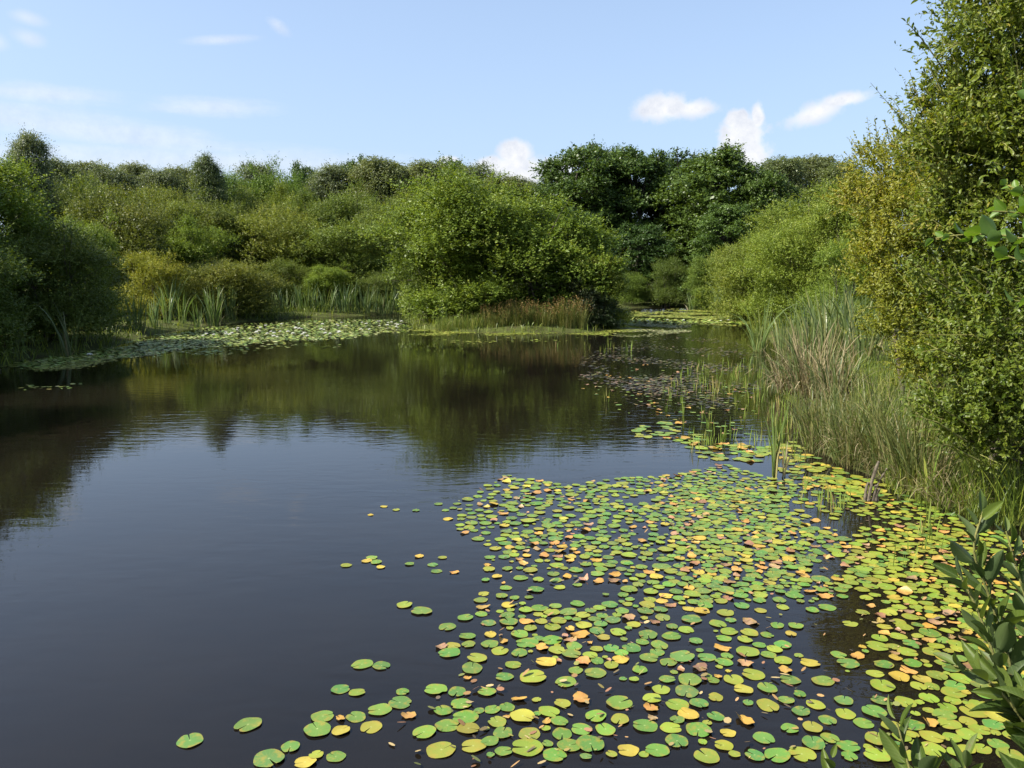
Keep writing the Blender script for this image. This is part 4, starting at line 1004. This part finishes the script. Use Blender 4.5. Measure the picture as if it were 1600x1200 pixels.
# size in the photograph decides which stand alone
dd = [q[2] / math.hypot(q[1], CAM_H) * (2.0 if q[4] else 1) * (1 if abs(q[0]) < .66 * q[1] + .3 else 0) for q in PADS]
order = np.argsort(dd)[::-1]
solo = set(order[:300].tolist())
def zone_name(x, y, px):
    if px[1] > 1090: return 'at the bottom edge'
    if px[1] > 1000: return 'in the front of the mat'
    if px[1] > 930: return 'amid the mat'
    return 'at the back of the mat'
def zone_side(px):
    return 'near the right bank' if px[0] > 1300 else 'between bank and open water' if px[0] > 950 else 'toward the open water'
V_, F3_, F4_, L_, T_, R_ = [], [], [], [], [], []; off = 0
for i, (x, y, rd, c, lb) in enumerate(PADS):
    V, Fs, L, T = pad_geo(rd, c, r, z=.004 + .0006 * (i % 9))
    rv = r.random()
    if i in solo:
        me = mesh_np('lily_pad', V, Fs, M_PAD, np.full(len(V), rv), True, L, T)
        p = obj('lily_pad', me, loc=(x, y, 0))
        px = topx(np.array([(x, y)]))[0]
        if lb is None:
            size = 'small ' if rd < .05 else 'large ' if rd > .083 else ''
            colour = {G: 'green', YG: 'yellow-green', Yw: 'yellow', O_: 'orange', B_: 'brown withered'}[c]
            lb = size + colour + ' lily pad ' + zone_name(x, y, px) + ', ' + zone_side(px)
            tag(p, lb, 'lily pad', lb.split(' lily')[0] + ' pads ' + zone_name(x, y, px) + ' ' + zone_side(px))
        else:
            tag(p, lb, 'lily pad', 'lily pads floating on the pond')
    else:
        V = V + np.array([x, y, 0]); V_.append(V); F3_.append(Fs[0] + off); F4_.append(Fs[1] + off); L_.append(L); T_.append(T); R_.append(np.full(len(V), rv)); off += len(V)
me = mesh_np('lily_pads', np.concatenate(V_), [np.concatenate(F3_), np.concatenate(F4_)], M_PAD, np.concatenate(R_), True, np.concatenate(L_), np.concatenate(T_))
tag(obj('lily_pads', me), 'mass of small distant lily pads spread over the right side of the pond', 'lily pads', kind='stuff')
print('pads', len(PADS))

# far lily carpet: thousands of tilted discs, with white flowers on it for blooms and pad glare
def discs(P, rad, tiltv, r, tilt_up=None):
    k = 7; th = np.arange(k) * 2 * math.pi / k
    n = len(P)
    tx, ty = r.normal(size=n) * tiltv, r.normal(size=n) * tiltv
    x = rad[:, None] * np.cos(th + r.random(n)[:, None] * 6)
    y = rad[:, None] * np.sin(th + r.random(n)[:, None] * 0) * .9
    z = x * tx[:, None] + y * ty[:, None]
    z = z - np.minimum(z.min(1), 0)[:, None] + .004 + .012 * r.random(n)[:, None]
    V = np.stack([P[:, 0:1] + x, P[:, 1:2] + y, z], 2).reshape(-1, 3)
    f = np.array([(0, i, i + 1) for i in range(1, k - 1)])
    return V, (f[None] + (np.arange(n) * k)[:, None, None]).reshape(-1, 3), k
def carpet(name, zone, n, rr, tiltv, cols, label, cat, edge=None, pw=1.0):
    zone = np.array(zone, float); mn, mx = zone.min(0), zone.max(0)
    W_ = np.array([onwater(u, v) for u, v in zip(r.uniform(mn[0], mx[0], n * 5), r.uniform(mn[1], mx[1], n * 5))])
    q = topx(W_)
    jit = np.stack([np.sin(W_[:, 1] * 1.7) * 14 + r.normal(size=len(q)) * 7, np.sin(W_[:, 0] * 1.1) * 1.6 + np.sin(W_[:, 0] * .37 + 1) * 2 + r.normal(size=len(q)) * 1.1], 1)
    okc = inpoly(q + jit, zone)
    if 'weed' in name: okc &= (np.sin(W_[:, 0] * 1.9 + np.sin(W_[:, 1] * .8) * 2) + np.sin(W_[:, 1] * 1.3 + W_[:, 0] * .7) + r.normal(size=len(q)) * .7) > .15
    W_ = W_[okc][:n]
    rad_ = rr * r.uniform(.6, 1.25, len(W_))
    V, F, k = discs(W_, rad_, tiltv, r)
    T = np.array(cols)[r.integers(len(cols), size=len(W_))] * (.8 + .4 * r.random((len(W_), 1)))
    T = np.repeat(np.concatenate([T, np.ones((len(T), 1))], 1), k, 0)
    me = mesh_np(name, V, F, M_PAD, np.repeat(r.random(len(W_)), k), False, np.tile((.5, .2, 0), (len(V), 1)), T)
    return tag(obj(name, me), label, cat, kind='stuff')
GR = [(.15, .24, .03), (.21, .29, .04), (.25, .30, .035), (.12, .20, .035), (.34, .36, .13)]
carpet('lily_carpet', [(230, 532), (330, 513), (450, 503), (560, 498), (642, 496), (640, 518), (560, 523), (470, 531), (380, 538), (250, 552), (150, 565), (40, 578), (20, 566), (150, 551)], 10000, .07, .10, GR, 'broad carpet of lily pads along the left bank, dotted with white flowers', 'lily pads')
carpet('lily_carpet', [(985, 498), (1160, 496), (1165, 505), (990, 506)], 1100, .10, .16, GR, 'narrow band of lily pads across the far inlet', 'lily pads')
DW = [(.20, .26, .03), (.26, .30, .04), (.16, .21, .03), (.30, .30, .06)]
carpet('duckweed', [(628, 518), (700, 514), (820, 518), (930, 514), (1010, 504), (1000, 515), (960, 523), (860, 524), (760, 525), (660, 524)], 9000, .055, .05, DW, 'bright yellow-green duckweed fringe along the island shore', 'duckweed')
carpet('duckweed', [(978, 485), (1090, 482), (1180, 494), (1200, 510), (1150, 508), (1050, 496), (985, 496)], 9000, .09, .05, DW, 'yellow-green duckweed sheet over the far inlet', 'duckweed')
carpet('duckweed', [(980, 510), (1080, 505), (1060, 522), (960, 527)], 2600, .06, .05, [(.22, .25, .08), (.17, .2, .06), (.28, .27, .12)], 'pale duckweed scum between island and inlet', 'duckweed')
carpet('duckweed', [(0, 570), (120, 562), (250, 548), (230, 560), (100, 576), (0, 582)], 2400, .05, .05, DW, 'yellow-green duckweed line at the foot of the shaded left bank', 'duckweed')
carpet('water_weed', [(905, 560), (990, 530), (1150, 520), (1190, 580), (1150, 640), (1010, 640), (930, 610)], 3400, .042, .05, [(.04, .035, .028), (.06, .055, .04), (.05, .045, .035), (.05, .05, .03), (.15, .16, .05), (.20, .13, .07)], 'dark floating weed in the shallows between island and right bank', 'water weed')
carpet('water_weed', [(20, 600), (130, 594), (140, 604), (20, 612)], 30, .06, .05, GR, 'sparse shaded pads off the left bank', 'lily pads')
carpet('water_weed', [(640, 532), (960, 528), (960, 536), (640, 538)], 90, .07, .05, DW, 'thin scattered flecks off the island shore', 'duckweed')
carpet('water_weed', [(250, 545), (480, 535), (560, 528), (520, 540), (300, 556)], 260, .08, .05, GR, 'loose pads drifting off the edge of the left lily carpet', 'lily pads')
# bits of dead leaf and stem between the pads
zz = np.array(Z_MAIN, float)
W_ = np.array([onwater(u, v) for u, v in zip(r.uniform(600, 1600, 900), r.uniform(740, 1200, 900))])
W_ = W_[inpoly(topx(W_), zz)][:420]
V, F, k = discs(W_, r.uniform(.006, .026, len(W_)), .25, r)
T = np.array([(.34, .20, .07), (.26, .13, .06), (.18, .20, .05), (.40, .30, .12), (.12, .09, .05)])[r.integers(5, size=len(W_))]
me = mesh_np('leaf_litter', V, F, M_PAD, np.repeat(r.random(len(W_)), k), False, np.tile((.5, .2, 0), (len(V), 1)), np.repeat(np.concatenate([T, np.ones((len(T), 1))], 1), k, 0))
tag(obj('leaf_litter', me), 'small brown and yellow scraps of dead leaf floating between the lily pads', 'leaf litter', kind='stuff')
# white water lilies; on the left carpet they also stand for pad glare
m, t, o = newmat('lily_petal')
b = N(t, 'ShaderNodeBsdfPrincipled'); b.inputs['Base Color'].default_value = (.80, .80, .74, 1); b.inputs['Roughness'].default_value = .5
t.links.new(b.outputs[0], o.inputs['Surface']); M_PETAL = m
m, t, o = newmat('lily_heart')
b = N(t, 'ShaderNodeBsdfPrincipled'); b.inputs['Base Color'].default_value = (.65, .42, .03, 1); b.inputs['Roughness'].default_value = .6
t.links.new(b.outputs[0], o.inputs['Surface']); M_HEART = m
P, A, L, W = [], [], [], []
for ring, (n, el, ln) in enumerate(((8, .25, .065), (8, .7, .058), (6, 1.15, .05))):
    for k in range(n):
        an = (k + ring * .5) * 6.283 / n
        P.append((.01 * math.cos(an), .01 * math.sin(an), .015)); A.append((math.cos(an) * math.cos(el), math.sin(an) * math.cos(el), math.sin(el))); L.append(ln); W.append(.028)
V, F, rn_ = leaves(np.array(P), np.array(A), np.tile((0, 0, 1.), (len(P), 1)) + np.array(A) * -.3, np.array(L), np.array(W), LEAF_V, LEAF_F)
ME_FL = mesh_np('lily_petals', V, F, M_PETAL, rn_)
V, F = tube([(0, 0, .01), (0, 0, .03), (0, 0, .036)], [.012, .014, .004], 8)
ME_HE = mesh_np('lily_heart', V, F, M_HEART)
fr = thing('water_lily', '', 'flower'); obj('petals', ME_FL, fr); obj('heart', ME_HE, fr)
FLW = [(140, 557, 'lone white water lily nearest the dark shade on the left'), (1012, 503, 'leftmost white water lily on the far inlet'), (1043, 501, 'white water lily in the middle of the far inlet'), (1068, 502, 'white water lily right of the middle of the far inlet'), (1126, 503, 'left one of the white water lilies at the right of the far inlet'), (1138, 502, 'rightmost white water lily on the far inlet')]
zc = np.array([(330, 516), (450, 506), (560, 500), (636, 500), (634, 514), (560, 520), (470, 528), (380, 532), (300, 530)], float)
while len(FLW) < 66:
    u, v = r.uniform(300, 640), r.uniform(498, 534)
    if inpoly(np.array([(u, v)]), zc)[0]: FLW.append((u, v, None))
for i, (u, v, lb) in enumerate(FLW):
    x, y = onwater(u, v); s = r.uniform(1.0, 1.55) * (1.2 if y > 45 else 1)
    side = 'left' if u < 450 else 'right'
    g = 'white water lilies on the %s half of the left lily carpet' % side
    l2 = lb or 'white water lily open on the %s half of the left lily carpet' % side
    if i == 0: q = fr; q.location = (x, y, .02); q.scale = (s, s, s); q['label'] = l2; q['group'] = 'white water lilies'
    else: q = clone(fr, (x, y, .02), r.random() * 6, (s, s, s), l2, 'white water lilies on the inlet' if lb else g)

# ------------------------------------------------------------------ close shoots at the lower right, alder spray at the right edge
def bend_path(p, k=14):
    p = np.array(p, float); t = np.linspace(0, len(p) - 1, k)
    i = np.minimum(t.astype(int), len(p) - 2); f = (t - i)[:, None]
    p0 = p[np.maximum(i - 1, 0)]; p1 = p[i]; p2 = p[i + 1]; p3 = p[np.minimum(i + 2, len(p) - 1)]
    return .5 * (2 * p1 + (p2 - p0) * f + (2 * p0 - 5 * p1 + 4 * p2 - p3) * f ** 2 + (3 * p1 - p0 - 3 * p2 + p3) * f ** 3)
def fine_leaf(fold, arch, nw=9):
    ts = np.linspace(.0, 1, nw); v = []
    for t in ts:
        w = .5 * (math.sin(math.pi * min(1, t ** .8)) ** .75) if 0 < t < 1 else .012
        z = arch * (-(t ** 2))
        v += [(t, w, z + fold * w), (t, w * .5, z + fold * w * .35), (t, 0, z - .012), (t, -w * .5, z + fold * w * .35), (t, -w, z + fold * w)]
    f = []
    for i in range(nw - 1):
        for j in range(4):
            a_ = i * 5 + j; f.append((a_, a_ + 1, a_ + 5)); f.append((a_ + 5, a_ + 1, a_ + 6))
    return np.array(v), np.array(f)
FINE = [fine_leaf(.25, .15), fine_leaf(.4, .3), fine_leaf(.15, .05), fine_leaf(.3, -.12)]
FINE_R = [fine_leaf(.3, .2), fine_leaf(.2, .1), fine_leaf(.4, .25)]
def leafy_shoot(name, label, cat, stems, L, W, mat, seed, gap, rad=.006, spread=.95, fine=FINE, tint=(1, 1, 1), root=None):
    r = np.random.default_rng(seed)
    root0 = np.array(stems[0][0] if root is None else root)
    ob = thing(name, label, cat, tuple(root0))
    st_, lf = Acc(), Acc()
    for pts in stems:
        p = bend_path(np.array(pts) - root0, 30)
        V, F = tube(p, np.linspace(rad, rad * .35, len(p)), 6); st_.add(V, F)
        seg = np.concatenate([[0], np.cumsum(np.linalg.norm(np.diff(p, axis=0), axis=1))])
        s = seg[-1]; ph = r.random() * 6
        d0 = max(.0, s - 1.0)
        u = d0 + .03
        while u < s:
            i = min(np.searchsorted(seg, u), len(p) - 1)
            q = p[i]; d = nrm(p[i] - p[i - 1])
            e1 = nrm(np.cross(d, (0.3, .2, 1))); e2 = np.cross(d, e1)
            ph += 2.4
            k = (s - u) / max(s - d0, .01)
            out_ = e1 * math.cos(ph) + e2 * math.sin(ph)
            A = nrm(d * (.55 + (1 - k) * .9) + out_ * spread + np.array([0, 0, .12]))
            ln = L * (.5 + .55 * min(1, k * 3)) * r.uniform(.62, 1.15)
            tv, tf = fine[r.integers(len(fine))]
            V, F, rn = leaves((q + A * .008)[None], A[None], (d * 1.0 + r.normal(size=3) * .5)[None], np.array([ln]), np.array([ln * W / L * r.uniform(.85, 1.15)]), tv, tf, np.array([np.clip((1 - k) * .7 + r.random() * .35, 0, 1)]))
            lf.add(V, F, rn, tv * np.array([1, 1, 0]))
            u += gap * r.uniform(.7, 1.3)
    a_ = obj('leaves', lf.mesh(name + '_leaves', mat, True), ob); a_.color = (*tint, 1)
    obj('stem', st_.mesh(name + '_stem', M_TWIG, True), ob)
    return ob
D = at_depth
def down(px, Y): c = D(px, 1199, Y); return np.array([c[0], Y, .35])
leafy_shoot('willow_sapling', 'close leafy willow sapling with long dark green leaves at the lower right corner', 'sapling',
    [[(1.32, 1.45, .3), D(1640, 1250, 1.55), D(1585, 1060, 1.6), D(1545, 930, 1.62), D(1522, 860, 1.62), D(1536, 800, 1.62)],
     [(1.32, 1.45, .3), D(1680, 1220, 1.7), D(1625, 1010, 1.75), D(1592, 900, 1.78), D(1572, 830, 1.8)],
     [(1.32, 1.45, .3), D(1660, 1260, 1.5), D(1600, 1130, 1.5), D(1540, 1060, 1.5), D(1490, 1040, 1.52)],
     [(1.32, 1.45, .3), D(1680, 1280, 1.5), D(1640, 1150, 1.45), D(1600, 1080, 1.45)],
     [(1.32, 1.45, .3), D(1640, 1240, 1.5), D(1580, 1100, 1.52), D(1530, 960, 1.55), D(1500, 900, 1.56)]], .100, .038, M_SHOOT, 201, .0150, .005)
leafy_shoot('willow_sapling', 'short leafy shoot tip poking up from the bottom edge left of the close sapling', 'sapling',
    [[(.86, 1.2, .3), D(1450, 1300, 1.42), D(1425, 1215, 1.45), D(1402, 1130, 1.47)], [(.86, 1.2, .3), D(1520, 1330, 1.42), D(1512, 1240, 1.42), D(1508, 1175, 1.42)]], .105, .036, M_SHOOT, 203, .018, .005)
leafy_shoot('willow_sapling', 'lowest shoot tip just showing above the bottom edge, left of the other close shoots', 'sapling',
    [[(.72, 1.2, .3), D(1330, 1330, 1.42), D(1310, 1260, 1.44), D(1298, 1190, 1.45)]], .09, .032, M_SHOOT, 204, .018, .005)
tr0 = (2.75, 2.9, .3)
leafy_shoot('alder_sapling', 'spray of broad round bright green alder leaves reaching in from the right edge', 'sapling',
    [[tr0, (2.7, 2.95, 1.9), D(1660, 400, 3.0), D(1590, 372, 3.05), D(1520, 366, 3.1), D(1462, 372, 3.15)],
     [tr0, (2.7, 2.95, 2.0), D(1660, 330, 3.0), D(1610, 305, 3.05), D(1575, 290, 3.1)],
     [tr0, (2.7, 2.95, 2.0), D(1665, 360, 3.0), D(1600, 335, 2.95), D(1550, 330, 2.95)],
     [tr0, (2.7, 2.95, 1.8), D(1665, 430, 2.9), D(1610, 412, 2.9), D(1560, 395, 2.95)],
     [tr0, (2.7, 2.95, 1.7), D(1680, 490, 2.8), D(1625, 475, 2.8), D(1585, 470, 2.8)],
     [tr0, (2.7, 2.95, 2.2), D(1700, 240, 2.9), D(1650, 180, 2.9), D(1605, 140, 2.95)]], .088, .066, M_ALDER, 205, .026, .007, fine=FINE_R, tint=(1.15, 1.2, 1))
